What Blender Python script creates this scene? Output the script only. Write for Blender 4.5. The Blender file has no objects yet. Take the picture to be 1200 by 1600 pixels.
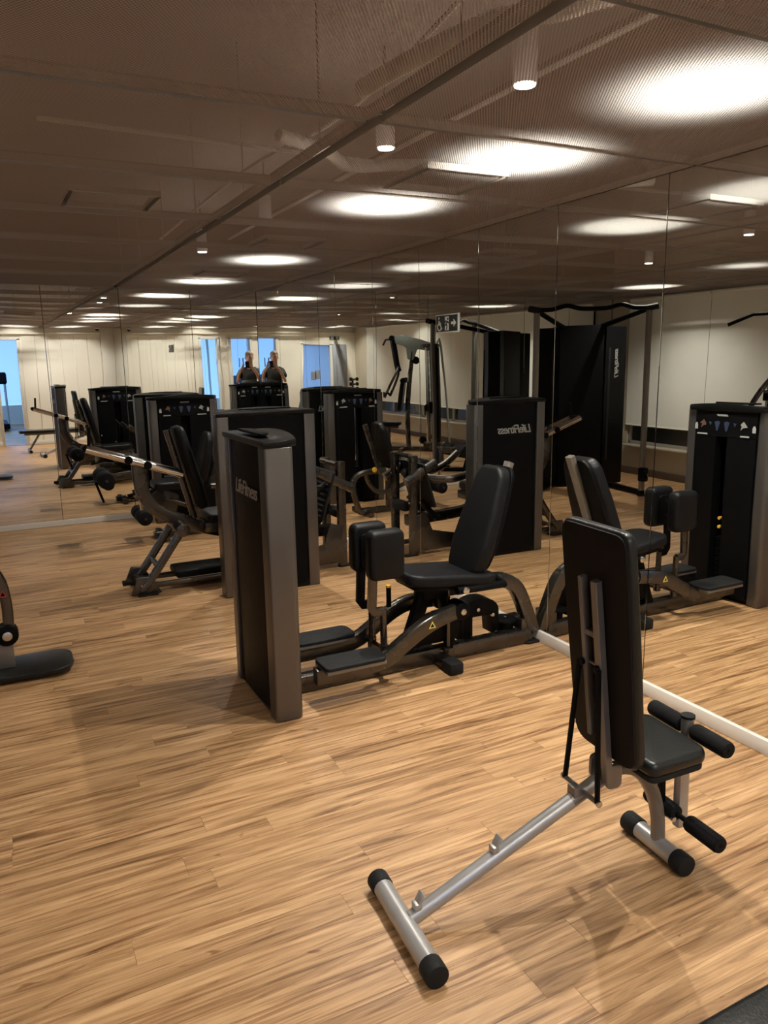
import bpy, bmesh, math, random
from mathutils import Vector, Matrix
random.seed(7)
D = bpy.data
SC = bpy.context.scene
COL = SC.collection
PI = math.pi
# ------------------------------------------------------------------ camera
F_PX, YAW, PITCH, ROLL = 1184.65, math.radians(26.788), math.radians(11.368), math.radians(-0.977)
CAM = Vector((-2.726, -8.498, 1.65))
fw = Vector((math.sin(YAW)*math.cos(PITCH), math.cos(YAW)*math.cos(PITCH), -math.sin(PITCH)))
rt = Vector((math.cos(YAW), -math.sin(YAW), 0)); up = rt.cross(fw)
c_, s_ = math.cos(ROLL), math.sin(ROLL)
rt, up = rt*c_ + up*s_, up*c_ - rt*s_
cd = D.cameras.new('camera'); cam = D.objects.new('camera', cd); COL.objects.link(cam)
cd.sensor_fit = 'VERTICAL'; cd.sensor_height = 36.0; cd.lens = F_PX/1600*36; cd.clip_start = 0.02
cam.matrix_world = Matrix(((rt.x, up.x, -fw.x, CAM.x), (rt.y, up.y, -fw.y, CAM.y), (rt.z, up.z, -fw.z, CAM.z), (0, 0, 0, 1)))
SC.camera = cam
# ------------------------------------------------------------------ world, exposure
w = D.worlds.new('world'); SC.world = w; w.use_nodes = True
w.node_tree.nodes['Background'].inputs[0].default_value = (0.5, 0.6, 0.8, 1)
w.node_tree.nodes['Background'].inputs[1].default_value = 0.02
vs = SC.view_settings
vs.view_transform = 'Standard'; vs.look = 'None'; vs.gamma = 1.0; vs.use_curve_mapping = False
vs.exposure = 0.0
try:
    cy = SC.cycles
    cy.max_bounces = 12; cy.glossy_bounces = 8; cy.diffuse_bounces = 4; cy.transparent_max_bounces = 24; cy.transmission_bounces = 8
    cy.sample_clamp_indirect = 4.0
except Exception:
    pass
LAMP_W = 96.0            # watts of each downlight
PHI = math.radians(0.9)  # the back wall is a little out of square
HC = 2.423               # mesh ceiling height
XL, YR = -5.2, -9.35     # left wall, rear wall
LAMPS = [(-0.72, -6.75, 1.0), (-0.75, -5.87, 1.2), (-0.84, -4.85, 1.25), (-0.72, -2.58, 1.0), (-0.8, -0.9, 1.0), (-.9, -8.75, 1.1),
         (-3.45, -3.62, .22), (-4.2, -1.7, .95), (-4.6, -5.6, .8), (-3.4, -8.8, .9), (-1.9, -8.95, .8), (-4.5, -8.7, 1.0)]
# ------------------------------------------------------------------ materials
MATS = {}
def mat(name, col, rough=.5, metal=0., emit=None, es=1., spec=.5, noise=0., nscale=20., coat=0., bump=0., bscale=200.):
    m = D.materials.new(name); m.use_nodes = True; nt = m.node_tree; b = nt.nodes['Principled BSDF']
    b.inputs['Base Color'].default_value = (*col, 1); b.inputs['Roughness'].default_value = rough; b.inputs['Metallic'].default_value = metal
    b.inputs['Specular IOR Level'].default_value = spec; b.inputs['Coat Weight'].default_value = coat
    if emit: b.inputs['Emission Color'].default_value = (*emit, 1); b.inputs['Emission Strength'].default_value = es
    tc = nt.nodes.new('ShaderNodeNewGeometry')
    nz = nt.nodes.new('ShaderNodeTexNoise'); nz.inputs['Scale'].default_value = nscale; nz.inputs['Detail'].default_value = 3
    nt.links.new(tc.outputs['Position'], nz.inputs['Vector'])
    mr = nt.nodes.new('ShaderNodeMapRange'); mr.inputs['To Min'].default_value = max(.02, rough-.06); mr.inputs['To Max'].default_value = min(1, rough+.06)
    nt.links.new(nz.outputs['Fac'], mr.inputs['Value']); nt.links.new(mr.outputs[0], b.inputs['Roughness'])
    if noise:
        mx = nt.nodes.new('ShaderNodeMix'); mx.data_type = 'RGBA'
        mx.inputs['A'].default_value = (*[c*(1-noise) for c in col], 1); mx.inputs['B'].default_value = (*[min(1, c*(1+noise)) for c in col], 1)
        nt.links.new(nz.outputs['Fac'], mx.inputs['Factor']); nt.links.new(mx.outputs['Result'], b.inputs['Base Color'])
    if bump:
        n2 = nt.nodes.new('ShaderNodeTexNoise'); n2.inputs['Scale'].default_value = bscale; nt.links.new(tc.outputs['Position'], n2.inputs['Vector'])
        bp = nt.nodes.new('ShaderNodeBump'); bp.inputs['Strength'].default_value = bump; bp.inputs['Distance'].default_value = .002
        nt.links.new(n2.outputs['Fac'], bp.inputs['Height']); nt.links.new(bp.outputs[0], b.inputs['Normal'])
    MATS[name] = m; return m
mat('vinyl', (.0045, .0046, .0052), .45, bump=.25, bscale=260, noise=.2, spec=.2)
mat('vinyl_seam', (.16, .16, .16), .5)
mat('bench_vinyl', (.007, .008, .0075), .34, bump=.3, bscale=150, noise=.2, spec=.4)
mat('board_back', (.0075, .0055, .0045), .75, noise=.3, spec=.2)
mat('graphite', (.105, .095, .082), .27, .92, noise=.15, nscale=6)
mat('pillar', (.135, .125, .118), .36, .8, noise=.12, nscale=4)
mat('shroud', (.003, .003, .0032), .45, noise=.2, spec=.09)
mat('shroud_inside', (.002, .002, .002), .8)
mat('cap', (.005, .005, .005), .3, nscale=150, noise=.05, spec=.16)
mat('rubber', (.008, .008, .008), .7, spec=.25, bump=.4, bscale=120)
mat('foam', (.006, .006, .006), .85, spec=.2, bump=.6, bscale=90)
mat('chrome', (.75, .74, .72), .09, 1.)
mat('bolt', (.62, .61, .58), .25, 1.)
mat('silver', (.40, .39, .375), .36, .55, noise=.1, nscale=8)
mat('taupe', (.20, .18, .155), .4, .5, noise=.1)
mat('white_paint', (.70, .68, .62), .6, noise=.03, nscale=3)
mat('wall', (.80, .76, .66), .75, noise=.04, nscale=2.5, bump=.1)
mat('wall_panel', (.82, .79, .70), .6, noise=.04, nscale=2.5)
mat('wall_low', (.46, .40, .30), .6, noise=.05)
mat('brown_base', (.075, .045, .028), .55, noise=.2)
mat('blind', (.82, .81, .72), .85, noise=.04, nscale=3, bump=.3, bscale=400)
mat('dark_glass', (.035, .042, .042), .12, noise=.1)
mat('grey_door', (.22, .23, .26), .45, noise=.05)
mat('slab', (.20, .19, .175), .9, noise=.25, nscale=3)
mat('duct', (.66, .64, .60), .5, 0., noise=.1)
mat('ceil_edge', (.33, .30, .265), .45, .2)
mat('lamp_body', (.72, .70, .66), .5)
mat('lamp_glow', (1, .95, .85), .5, emit=(1, .93, .82), es=30)
mat('daylight', (.6, .75, 1), .5, emit=(.24, .46, .95), es=1.15)  # blue emission of the added far windows and the ceiling light diffusers
mat('print_white', (.34, .34, .33), .5)
mat('logo', (.26, .25, .235), .4)
mat('print_blue', (.018, .03, .07), .5)
mat('print_skin', (.10, .055, .035), .5)
mat('yellow', (.75, .42, .03), .4)
mat('decal_yellow', (.72, .60, .10), .5)
mat('decal_red', (.38, .03, .025), .5)
mat('sign_green', (.008, .020, .014), .35)
mat('sign_white', (.75, .75, .72), .5)
mat('skin', (.42, .24, .17), .5, noise=.08, nscale=30)
mat('hair', (.20, .14, .10), .7)
mat('shirt', (.012, .014, .013), .85, noise=.3, nscale=60)
mat('trousers', (.03, .035, .05), .85, noise=.3, nscale=60)
mat('phone', (.006, .006, .007), .2)
mat('seat_blue', (.02, .035, .05), .6)
mat('mg_plate', (.23, .25, .23), .4, .5, noise=.12)
mat('mg_panel', (.30, .29, .28), .5, noise=.6, nscale=14)
# wood floor
def wood():
    m = D.materials.new('wood'); m.use_nodes = True; nt = m.node_tree; b = nt.nodes['Principled BSDF']; N = nt.nodes.new; L = nt.links.new
    g = N('ShaderNodeNewGeometry'); oi = N('ShaderNodeObjectInfo')
    ad = N('ShaderNodeMath'); ad.operation = 'ADD'; L(oi.outputs['Random'], ad.inputs[0]); L(g.outputs['Random Per Island'], ad.inputs[1])
    fr = N('ShaderNodeMath'); fr.operation = 'FRACT'; L(ad.outputs[0], fr.inputs[0])
    ml = N('ShaderNodeMath'); ml.operation = 'MULTIPLY'; ml.inputs[1].default_value = 61.0; L(fr.outputs[0], ml.inputs[0])
    cb = N('ShaderNodeCombineXYZ'); L(ml.outputs[0], cb.inputs[0]); L(ml.outputs[0], cb.inputs[1]); L(ml.outputs[0], cb.inputs[2])
    va = N('ShaderNodeVectorMath'); va.operation = 'ADD'; L(g.outputs['Position'], va.inputs[0]); L(cb.outputs[0], va.inputs[1])
    def noise(scale, sc, det=4, dist=0.0, rough=.55):
        mp = N('ShaderNodeMapping'); mp.inputs['Scale'].default_value = sc; L(va.outputs[0], mp.inputs['Vector'])
        n = N('ShaderNodeTexNoise'); n.inputs['Scale'].default_value = scale; n.inputs['Detail'].default_value = det
        n.inputs['Distortion'].default_value = dist; n.inputs['Roughness'].default_value = rough; L(mp.outputs[0], n.inputs['Vector']); return n.outputs['Fac']
    def ramp(fac, stops):
        r = N('ShaderNodeValToRGB'); e = r.color_ramp.elements
        while len(e) < len(stops): e.new(.5)
        for i, (p_, c) in enumerate(stops): e[i].position = p_; e[i].color = (*c, 1)
        L(fac, r.inputs[0]); return r.outputs[0]
    def mix(f, a, c, mode='MIX'):
        x = N('ShaderNodeMix'); x.data_type = 'RGBA'; x.blend_type = mode
        if isinstance(f, float): x.inputs['Factor'].default_value = f
        else: L(f, x.inputs['Factor'])
        L(a, x.inputs['A']); L(c, x.inputs['B']); return x.outputs['Result']
    base = ramp(noise(1.0, (1.5, 24, 1), 6, 1.3, .62), [(.30, (.145, .072, .027)), (.41, (.29, .158, .067)), (.52, (.445, .262, .122)), (.70, (.60, .38, .192))])
    fine = ramp(noise(1.0, (2.2, 110, 1), 4, .8, .7), [(.34, (.5, .45, .42)), (.5, (.92, .9, .88)), (.62, (1, 1, 1))])
    col = mix(.55, base, fine, 'MULTIPLY')
    dark = ramp(noise(1.0, (.8, 34, 1), 4, 1.8), [(.57, (1, 1, 1)), (.64, (.66, .56, .48)), (.71, (.42, .32, .25))])
    col = mix(.8, col, dark, 'MULTIPLY')
    knot = ramp(noise(1.0, (3.4, 9, 1), 2, 2.2), [(.70, (1, 1, 1)), (.76, (.42, .30, .22))])
    col = mix(.8, col, knot, 'MULTIPLY')
    tone = ramp(fr.outputs[0], [(0, (.93, .92, .91)), (.5, (1.0, 1.0, 1.0)), (1, (1.05, 1.05, 1.05))])
    col = mix(1.0, col, tone, 'MULTIPLY')
    L(col, b.inputs['Base Color'])
    rr = N('ShaderNodeMapRange'); rr.inputs['To Min'].default_value = .34; rr.inputs['To Max'].default_value = .5; L(noise(2.0, (2, 12, 1)), rr.inputs['Value']); L(rr.outputs[0], b.inputs['Roughness'])
    b.inputs['Specular IOR Level'].default_value = .42
    bp = N('ShaderNodeBump'); bp.inputs['Strength'].default_value = .12; bp.inputs['Distance'].default_value = .001; L(noise(1.0, (3, 80, 1)), bp.inputs['Height']); L(bp.outputs[0], b.inputs['Normal'])
    MATS['wood'] = m
wood()
# perforated ceiling sheet: holes let light through, the metal strands take light from both sides
def mesh_metal():
    m = D.materials.new('mesh_metal'); m.use_nodes = True; nt = m.node_tree; N = nt.nodes.new; L = nt.links.new
    nt.nodes.remove(nt.nodes['Principled BSDF']); out = nt.nodes['Material Output']
    g = N('ShaderNodeNewGeometry')
    def wave(ang):
        mp = N('ShaderNodeMapping'); mp.inputs['Rotation'].default_value = (0, 0, ang); mp.inputs['Scale'].default_value = (2*PI/.0085,)*3; L(g.outputs['Position'], mp.inputs['Vector'])
        sx = N('ShaderNodeSeparateXYZ'); L(mp.outputs[0], sx.inputs[0])
        s = N('ShaderNodeMath'); s.operation = 'COSINE'; L(sx.outputs[0], s.inputs[0]); return s.outputs[0]
    a = N('ShaderNodeMath'); a.operation = 'ADD'; L(wave(math.radians(35)), a.inputs[0]); L(wave(math.radians(-35)), a.inputs[1])
    r = N('ShaderNodeMapRange'); r.inputs['From Min'].default_value = -.1; r.inputs['From Max'].default_value = .6; r.inputs['To Min'].default_value = .02; r.inputs['To Max'].default_value = .84; L(a.outputs[0], r.inputs['Value'])
    tr = N('ShaderNodeBsdfTransparent')
    df = N('ShaderNodeBsdfDiffuse'); df.inputs[0].default_value = (.42, .345, .32, 1)
    tl = N('ShaderNodeBsdfTranslucent'); tl.inputs[0].default_value = (.34, .33, .31, 1)
    gl = N('ShaderNodeBsdfGlossy'); gl.inputs[0].default_value = (.30, .27, .24, 1); gl.inputs['Roughness'].default_value = .32
    m1 = N('ShaderNodeMixShader'); m1.inputs[0].default_value = .2; L(df.outputs[0], m1.inputs[1]); L(tl.outputs[0], m1.inputs[2])
    m2 = N('ShaderNodeMixShader'); m2.inputs[0].default_value = .22; L(m1.outputs[0], m2.inputs[1]); L(gl.outputs[0], m2.inputs[2])
    m3 = N('ShaderNodeMixShader'); L(r.outputs[0], m3.inputs[0]); L(m2.outputs[0], m3.inputs[1]); L(tr.outputs[0], m3.inputs[2])
    L(m3.outputs[0], out.inputs['Surface']); MATS['mesh_metal'] = m
mesh_metal()
def mirror():
    m = D.materials.new('mirror'); m.use_nodes = True; nt = m.node_tree; N = nt.nodes.new; L = nt.links.new
    nt.nodes.remove(nt.nodes['Principled BSDF'])
    g = N('ShaderNodeBsdfGlossy'); g.inputs[0].default_value = (.925, .94, .915, 1); g.inputs['Roughness'].default_value = 0
    # old sheet mirror: it is very slightly wavy
    ge = N('ShaderNodeNewGeometry'); n = N('ShaderNodeTexNoise'); n.inputs['Scale'].default_value = 1.6; n.inputs['Detail'].default_value = 0; L(ge.outputs['Position'], n.inputs['Vector'])
    bp = N('ShaderNodeBump'); bp.inputs['Strength'].default_value = .25; bp.inputs['Distance'].default_value = .004; L(n.outputs['Fac'], bp.inputs['Height']); L(bp.outputs[0], g.inputs['Normal'])
    L(g.outputs[0], nt.nodes['Material Output'].inputs['Surface']); MATS['mirror'] = m
mirror()
def panes():
    m = D.materials.new('clear_glass'); m.use_nodes = True; nt = m.node_tree; N = nt.nodes.new; L = nt.links.new
    nt.nodes.remove(nt.nodes['Principled BSDF'])
    t = N('ShaderNodeBsdfTransparent'); t.inputs[0].default_value = (.93, .96, .96, 1); g = N('ShaderNodeBsdfGlossy'); g.inputs['Roughness'].default_value = .02
    f = N('ShaderNodeFresnel'); f.inputs[0].default_value = 1.45
    x = N('ShaderNodeMixShader'); L(f.outputs[0], x.inputs[0]); L(t.outputs[0], x.inputs[1]); L(g.outputs[0], x.inputs[2]); L(x.outputs[0], nt.nodes['Material Output'].inputs['Surface']); MATS['clear_glass'] = m
    m = D.materials.new('frosted_glass'); m.use_nodes = True; nt = m.node_tree; N = nt.nodes.new; L = nt.links.new
    nt.nodes.remove(nt.nodes['Principled BSDF'])
    t = N('ShaderNodeBsdfTranslucent'); t.inputs[0].default_value = (.80, .84, .88, 1); g = N('ShaderNodeBsdfGlossy'); g.inputs['Roughness'].default_value = .2
    x = N('ShaderNodeMixShader'); x.inputs[0].default_value = .06; L(t.outputs[0], x.inputs[1]); L(g.outputs[0], x.inputs[2]); L(x.outputs[0], nt.nodes['Material Output'].inputs['Surface']); MATS['frosted_glass'] = m
panes()
# ------------------------------------------------------------------ mesh helpers
def finish(bm, name, m, parent=None, org=(0, 0, 0), smooth=True, angle=38):
    bmesh.ops.recalc_face_normals(bm, faces=bm.faces[:])
    me = D.meshes.new(name); bm.transform(Matrix.Translation(-Vector(org))); bm.to_mesh(me); bm.free()
    if smooth:
        for p_ in me.polygons: p_.use_smooth = True
        me.set_sharp_from_angle(angle=math.radians(angle))
    me.materials.append(MATS[m]); o = D.objects.new(name, me); COL.objects.link(o)
    if parent: o.parent = parent
    else: o.location = org
    return o
def B_(): return bmesh.new()
def merge(bm, other):
    me = D.meshes.new('tmp'); other.to_mesh(me); other.free(); bm.from_mesh(me); D.meshes.remove(me)
def box(bm, c, s, bev=0., rot=None, seg=2):
    t = bmesh.new(); bmesh.ops.create_cube(t, size=1.0); bmesh.ops.scale(t, vec=s, verts=t.verts)
    if bev > 0: bmesh.ops.bevel(t, geom=t.edges[:], offset=bev, segments=seg, affect='EDGES', profile=.5)
    M = Matrix.Translation(c) @ (rot.to_4x4() if rot else Matrix.Identity(4)); t.transform(M); merge(bm, t); return bm
def bx(bm, x0, x1, y0, y1, z0, z1, bev=0., seg=2): return box(bm, ((x0+x1)/2, (y0+y1)/2, (z0+z1)/2), (abs(x1-x0), abs(y1-y0), abs(z1-z0)), bev, None, seg)
def smooth_path(P, k=6):
    P = [Vector(p_) for p_ in P]
    if len(P) < 3: return P
    out = []
    for i in range(len(P)-1):
        p0 = P[max(i-1, 0)]; p1 = P[i]; p2 = P[i+1]; p3 = P[min(i+2, len(P)-1)]
        for j in range(k):
            t = j/k; out.append(.5*((2*p1)+(p2-p0)*t+(2*p0-5*p1+4*p2-p3)*t*t+(3*p1-p0-3*p2+p3)*t**3))
    out.append(P[-1]); return out
def tube(bm, P, r, n=10, r2=None, sm=0, square=False, rad=None):
    """sweep a round (or rounded-square) section along P; r2 = second half axis"""
    P = smooth_path(P, sm) if sm else [Vector(p_) for p_ in P]
    r2 = r2 or r; rings = []
    T0 = (P[1]-P[0]).normalized(); ref = Vector((0, 0, 1)) if abs(T0.z) < .9 else Vector((1, 0, 0))
    U = T0.cross(ref).normalized()
    for i, p_ in enumerate(P):
        T = ((P[min(i+1, len(P)-1)]-P[max(i-1, 0)])).normalized()
        U = (U - T*U.dot(T)).normalized(); V = T.cross(U)
        k = 1. if rad is None else rad[min(i, len(rad)-1)]
        ring = []
        for j in range(n):
            a = 2*PI*(j+.5)/n; c, s = math.cos(a), math.sin(a)
            if square: e = .35; c = math.copysign(abs(c)**e, c); s = math.copysign(abs(s)**e, s)
            ring.append(bm.verts.new(p_+U*(c*r*k)+V*(s*r2*k)))
        rings.append(ring)
    for a, b in zip(rings, rings[1:]):
        for j in range(n): bm.faces.new((a[j], a[(j+1) % n], b[(j+1) % n], b[j]))
    bm.faces.new(rings[0][::-1]); bm.faces.new(rings[-1]); return bm
def cyl(bm, a, b, r, n=16, rb=None, bev=0.):
    a, b = Vector(a), Vector(b)
    if bev:
        d = (b-a).normalized()*bev
        P = [a, a+d*.3, a+d, b-d, b-d*.3, b]; R = [r-bev, r-bev*.3, r, r, r-bev*.3, r-bev]
    else: P = [a, b]; R = [r, rb or r]
    T = (b-a).normalized(); ref = Vector((0, 0, 1)) if abs(T.z) < .9 else Vector((1, 0, 0)); U = T.cross(ref).normalized(); V = T.cross(U)
    rings = [[bm.verts.new(p_+U*(math.cos(2*PI*j/n)*q)+V*(math.sin(2*PI*j/n)*q)) for j in range(n)] for p_, q in zip(P, R)]
    for x, y in zip(rings, rings[1:]):
        for j in range(n): bm.faces.new((x[j], x[(j+1) % n], y[(j+1) % n], y[j]))
    bm.faces.new(rings[0][::-1]); bm.faces.new(rings[-1]); return bm
def fillet(pts, r, k=5):
    out = []; n = len(pts)
    for i in range(n):
        p0, p1, p2 = Vector(pts[i-1]), Vector(pts[i]), Vector(pts[(i+1) % n])
        rr = r[i] if isinstance(r, (list, tuple)) else r
        a = (p0-p1); b = (p2-p1); rr = min(rr, a.length*.48, b.length*.48); A = p1+a.normalized()*rr; Bq = p1+b.normalized()*rr
        for j in range(k+1):
            t = j/k; out.append((1-t)**2*A+2*t*(1-t)*p1+t*t*Bq)
    return out
def plate(bm, pts, o, u, v, th, bev=0., r=0., seg=3, k=5):
    """outline pts (u,v) at o, extruded th along u x v"""
    o, u, v = Vector(o), Vector(u).normalized(), Vector(v).normalized(); n = u.cross(v)
    pts = fillet([tuple(p_) for p_ in pts], r, k) if r else [Vector(p_) for p_ in pts]
    t = bmesh.new(); vs_ = [t.verts.new(o+u*p_[0]+v*p_[1]) for p_ in pts]; f = t.faces.new(vs_)
    res = bmesh.ops.extrude_face_region(t, geom=[f]); nv = [x for x in res['geom'] if isinstance(x, bmesh.types.BMVert)]
    bmesh.ops.translate(t, vec=n*th, verts=nv)
    if bev:
        caps = [f for f in t.faces if len(f.verts) > 4 or abs(f.normal.dot(n)) > .9]
        t.normal_update(); caps = [f for f in t.faces if abs(f.normal.dot(n)) > .9]
        es = list({e for f in caps for e in f.edges}); bmesh.ops.bevel(t, geom=es, offset=bev, segments=seg, affect='EDGES', profile=.5)
    merge(bm, t); return bm
def rrect(w_, h_): return [(-w_/2, -h_/2), (w_/2, -h_/2), (w_/2, h_/2), (-w_/2, h_/2)]
def thing(name, label, cat, loc, group=None):
    o = D.objects.new(name, None); COL.objects.link(o); o.location = loc; o.empty_display_size = .1
    tag(o, label, cat, group); return o
def tag(o, label, cat, group=None):
    o['label'] = label; o['category'] = cat
    if group: o['group'] = group
    return o
def struct(o): o['kind'] = 'structure'; return o
class TH:
    """a thing with parts; parts are given in world metres"""
    def __init__(s, name, label, cat, loc, group=None): s.o = thing(name, label, cat, loc, group); s.org = Vector(loc)
    def part(s, name, bm, m, parent=None, smooth=True, label=None):
        o = finish(bm, name, m, None, s.org, smooth); o.location = (0, 0, 0); o.parent = parent or s.o
        if label: o['label'] = label
        return o
def text_mesh(body, size, shear=0., ext=.0008):
    cu = D.curves.new('txt', 'FONT'); cu.body = body; cu.size = size; cu.shear = shear; cu.extrude = ext; cu.align_x = 'CENTER'; cu.align_y = 'CENTER'; cu.resolution_u = 3; cu.space_character = .86; cu.offset = size*.014
    o = D.objects.new('txt', cu); COL.objects.link(o); dg = bpy.context.evaluated_depsgraph_get(); me = D.meshes.new_from_object(o.evaluated_get(dg))
    D.objects.remove(o); D.curves.remove(cu); return me
def put_text(T, name, body, size, o, u, v, m, shear=0., parent=None, bold=0.):
    me = text_mesh(body, size, shear); u, v, o = Vector(u).normalized(), Vector(v).normalized(), Vector(o)-T.org; n = u.cross(v)
    me.transform(Matrix(((u.x, v.x, n.x, o.x), (u.y, v.y, n.y, o.y), (u.z, v.z, n.z, o.z), (0, 0, 0, 1))))
    me.materials.clear(); me.materials.append(MATS[m]); ob = D.objects.new(name, me); COL.objects.link(ob); ob.parent = parent or T.o; return ob
# ================================================================== THE ROOM
EB = Vector((math.cos(PHI), math.sin(PHI), 0)); NB = Vector((math.sin(PHI), -math.cos(PHI), 0))   # along the back wall, into the room
def bk(x, d=0., z=0.): return EB*x + NB*d + Vector((0, 0, z))
# ---- floor: planks run across the room
b = B_(); bx(b, XL-.12, .12, YR-.12, .14, -.09, -.012); floor = struct(finish(b, 'floor', 'brown_base', smooth=False))
PWD, PLN = .104, 1.22
pm = B_(); bx(pm, 0, PLN-.0006, 0, PWD-.0005, -.012, 0, 0.0004, 1)
bmesh.ops.delete(pm, geom=[f for f in pm.faces if f.normal.z < -.9], context='FACES_ONLY')
plank_me = D.meshes.new('floor_plank'); pm.to_mesh(plank_me); pm.free(); plank_me.materials.append(MATS['wood'])
spots = []
row = 0; y = YR
while y < .02:
    x = XL - random.random()*PLN
    while x < 0:
        x0, x1 = max(x, XL), min(x+PLN, 0.0)
        if x1-x0 > .05: spots.append((x0, y, x1-x0))
        x += PLN
    y += PWD; row += 1
spots.sort(key=lambda s: (s[0]+s[2]/2+1.35)**2*1.3 + (s[1]+6.0)**2)
full = B_()
for i, (x, y, ln) in enumerate(spots):
    if i < 300:
        o = D.objects.new('plank', plank_me); COL.objects.link(o); o.parent = floor; o.location = (x, y, 0); o.scale.x = ln/PLN
    else:
        v = [full.verts.new(q) for q in ((x, y, 0), (x+ln-.0006, y, 0), (x+ln-.0006, y+PWD-.0005, 0), (x, y+PWD-.0005, 0))]; full.faces.new(v)
o = finish(full, 'far_planks', 'wood', floor, smooth=False); o['kind'] = 'stuff'
# ---- mirrored walls
PW = .740
wr = B_(); bx(wr, .012, .16, YR-.1, .2, 0, 3.2); wall_right = struct(finish(wr, 'wall_right', 'brown_base', smooth=False))
mm = B_(); bx(mm, .0004, .009, -PW+.0022, -.0022, .066, 2.43, .0008, 1); pane = finish(mm, 'mirror_panel', 'mirror', wall_right, smooth=False)
pane.data.polygons.foreach_set('use_smooth', [False]*len(pane.data.polygons))
k = 1
while -PW*k > YR+.1:
    o = pane.copy(); COL.objects.link(o); o.parent = wall_right; o.location = (0, -PW*k, 0); k += 1
b = B_(); bx(b, -.012, .011, YR, .0, 0, .066, .003); o = struct(finish(b, 'baseboard_right', 'white_paint'))
wb = B_()
def slab_b(bm, x0, x1, d0, d1, z0, z1, bev=0.):
    t = bmesh.new(); bx(t, x0, x1, d0, d1, z0, z1, bev, 1)
    t.transform(Matrix(((EB.x, NB.x, 0, 0), (EB.y, NB.y, 0, 0), (0, 0, 1, 0), (0, 0, 0, 1)))); merge(bm, t)
slab_b(wb, XL-.1, .05, -.16, -.012, 0, 3.2); wall_back = struct(finish(wb, 'wall_back', 'brown_base', smooth=False))
x = -.0
while x > XL+.05:
    b = B_(); slab_b(b, max(x-PW, XL)+.0022, x-.0022, -.009, -.0004, .06, 2.43, .0008); finish(b, 'mirror_panel', 'mirror', wall_back, smooth=False); x -= PW
b = B_(); slab_b(b, XL, 0, -.011, .012, 0, .058, .003); struct(finish(b, 'baseboard_back', 'white_paint'))
# ---- left wall with a long window band behind roller blinds
b = B_(); bx(b, XL-.15, XL, YR, 0, 0, .43); bx(b, XL-.15, XL, YR, 0, 2.30, 3.2); bx(b, XL-.15, XL, YR, -8.6, .43, 2.3); bx(b, XL-.15, XL, -.45, 0, .43, 2.3)
wall_left = struct(finish(b, 'wall_left', 'wall_low', smooth=False))
b = B_(); bx(b, XL, XL+.018, YR, -.05, 0, .10, .003); struct(finish(b, 'baseboard_left', 'brown_base'))
b = B_(); bx(b, XL-.02, XL+.12, -8.6, -.45, .405, .43, .004); struct(finish(b, 'trim_1', 'wall_low'))
yy = -.45; n = 1
while yy > -8.5:
    y1 = max(yy-1.36, -8.6)
    win = D.objects.new('window_%d' % n, None); COL.objects.link(win); win.location = (XL-.06, (yy+y1)/2, .43); struct(win); n += 1
    b = B_(); bx(b, XL-.075, XL-.065, y1+.03, yy-.03, .46, 2.28)
    o = finish(b, 'pane', 'dark_glass', None, win.location, smooth=False); o.location = (0, 0, 0); o.parent = win
    b = B_()
    for q in (y1+.02, yy-.02): bx(b, XL-.09, XL-.03, q-.02, q+.02, .43, 2.3, .004)
    bx(b, XL-.09, XL-.03, y1, yy, .43, .47, .004)
    o = finish(b, 'window_frame', 'ceil_edge', None, win.location); o.location = (0, 0, 0); o.parent = win
    b = B_(); bx(b, XL+.035, XL+.038, y1+.003, yy-.003, .70, 2.39); cyl(b, (XL+.036, y1+.012, .70), (XL+.036, yy-.012, .70), .011, 8); cyl(b, (XL+.036, y1+.012, 2.38), (XL+.036, yy-.012, 2.38), .022, 10)
    bl = finish(b, 'roller_blind', 'blind', None, (XL+.036, (yy+y1)/2, .7))
    names_ = ['nearest the mirrored back wall', 'second from the mirrored back wall', 'third from the mirrored back wall', 'fourth from the mirrored back wall', 'second from the rear wall', 'nearest the rear wall']
    tag(bl, 'cream roller blind in the window band, ' + names_[min(n-2, 5)], 'blind', 'roller blinds')
    yy = y1
# ---- rear wall with openings
OPEN = [(-2.36, -1.90, 2.20), (-3.12, -2.62, 2.20), (-4.50, -3.75, 2.05)]
b = B_(); edges = [XL] + [e for o_ in sorted(OPEN) for e in o_[:2]] + [0.]
for i in range(0, len(edges), 2): bx(b, edges[i], edges[i+1], YR-.14, YR, 0, 3.2)
for x0, x1, z in OPEN: bx(b, x0, x1, YR-.14, YR, z, 3.2)
wall_rear = struct(finish(b, 'wall_rear', 'wall', smooth=False))
x = -.26; i = 0
while x > -1.85:                         # boarded panelling beside the opening
    b = B_(); bx(b, x-.262, x-.004, YR, YR+.014, .08, 2.28, .003, 1); finish(b, 'wall_board', 'wall_panel', wall_rear); x -= .266
b = B_(); bx(b, -.25, 0, YR, YR+.06, 0, 2.42, .004); finish(b, 'corner_pilaster', 'white_paint', wall_rear)
b = B_(); bx(b, XL, 0, YR, YR+.05, 2.29, 2.33, .004); struct(finish(b, 'trim_2', 'wall'))
b = B_()
for x0, x1 in ((-1.88, -.25), (-2.6, -2.38), (-3.73, -3.14), (XL, -4.96)): bx(b, x0, x1, YR, YR+.022, 0, .08, .003)
struct(finish(b, 'baseboard_rear', 'white_paint'))
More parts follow.
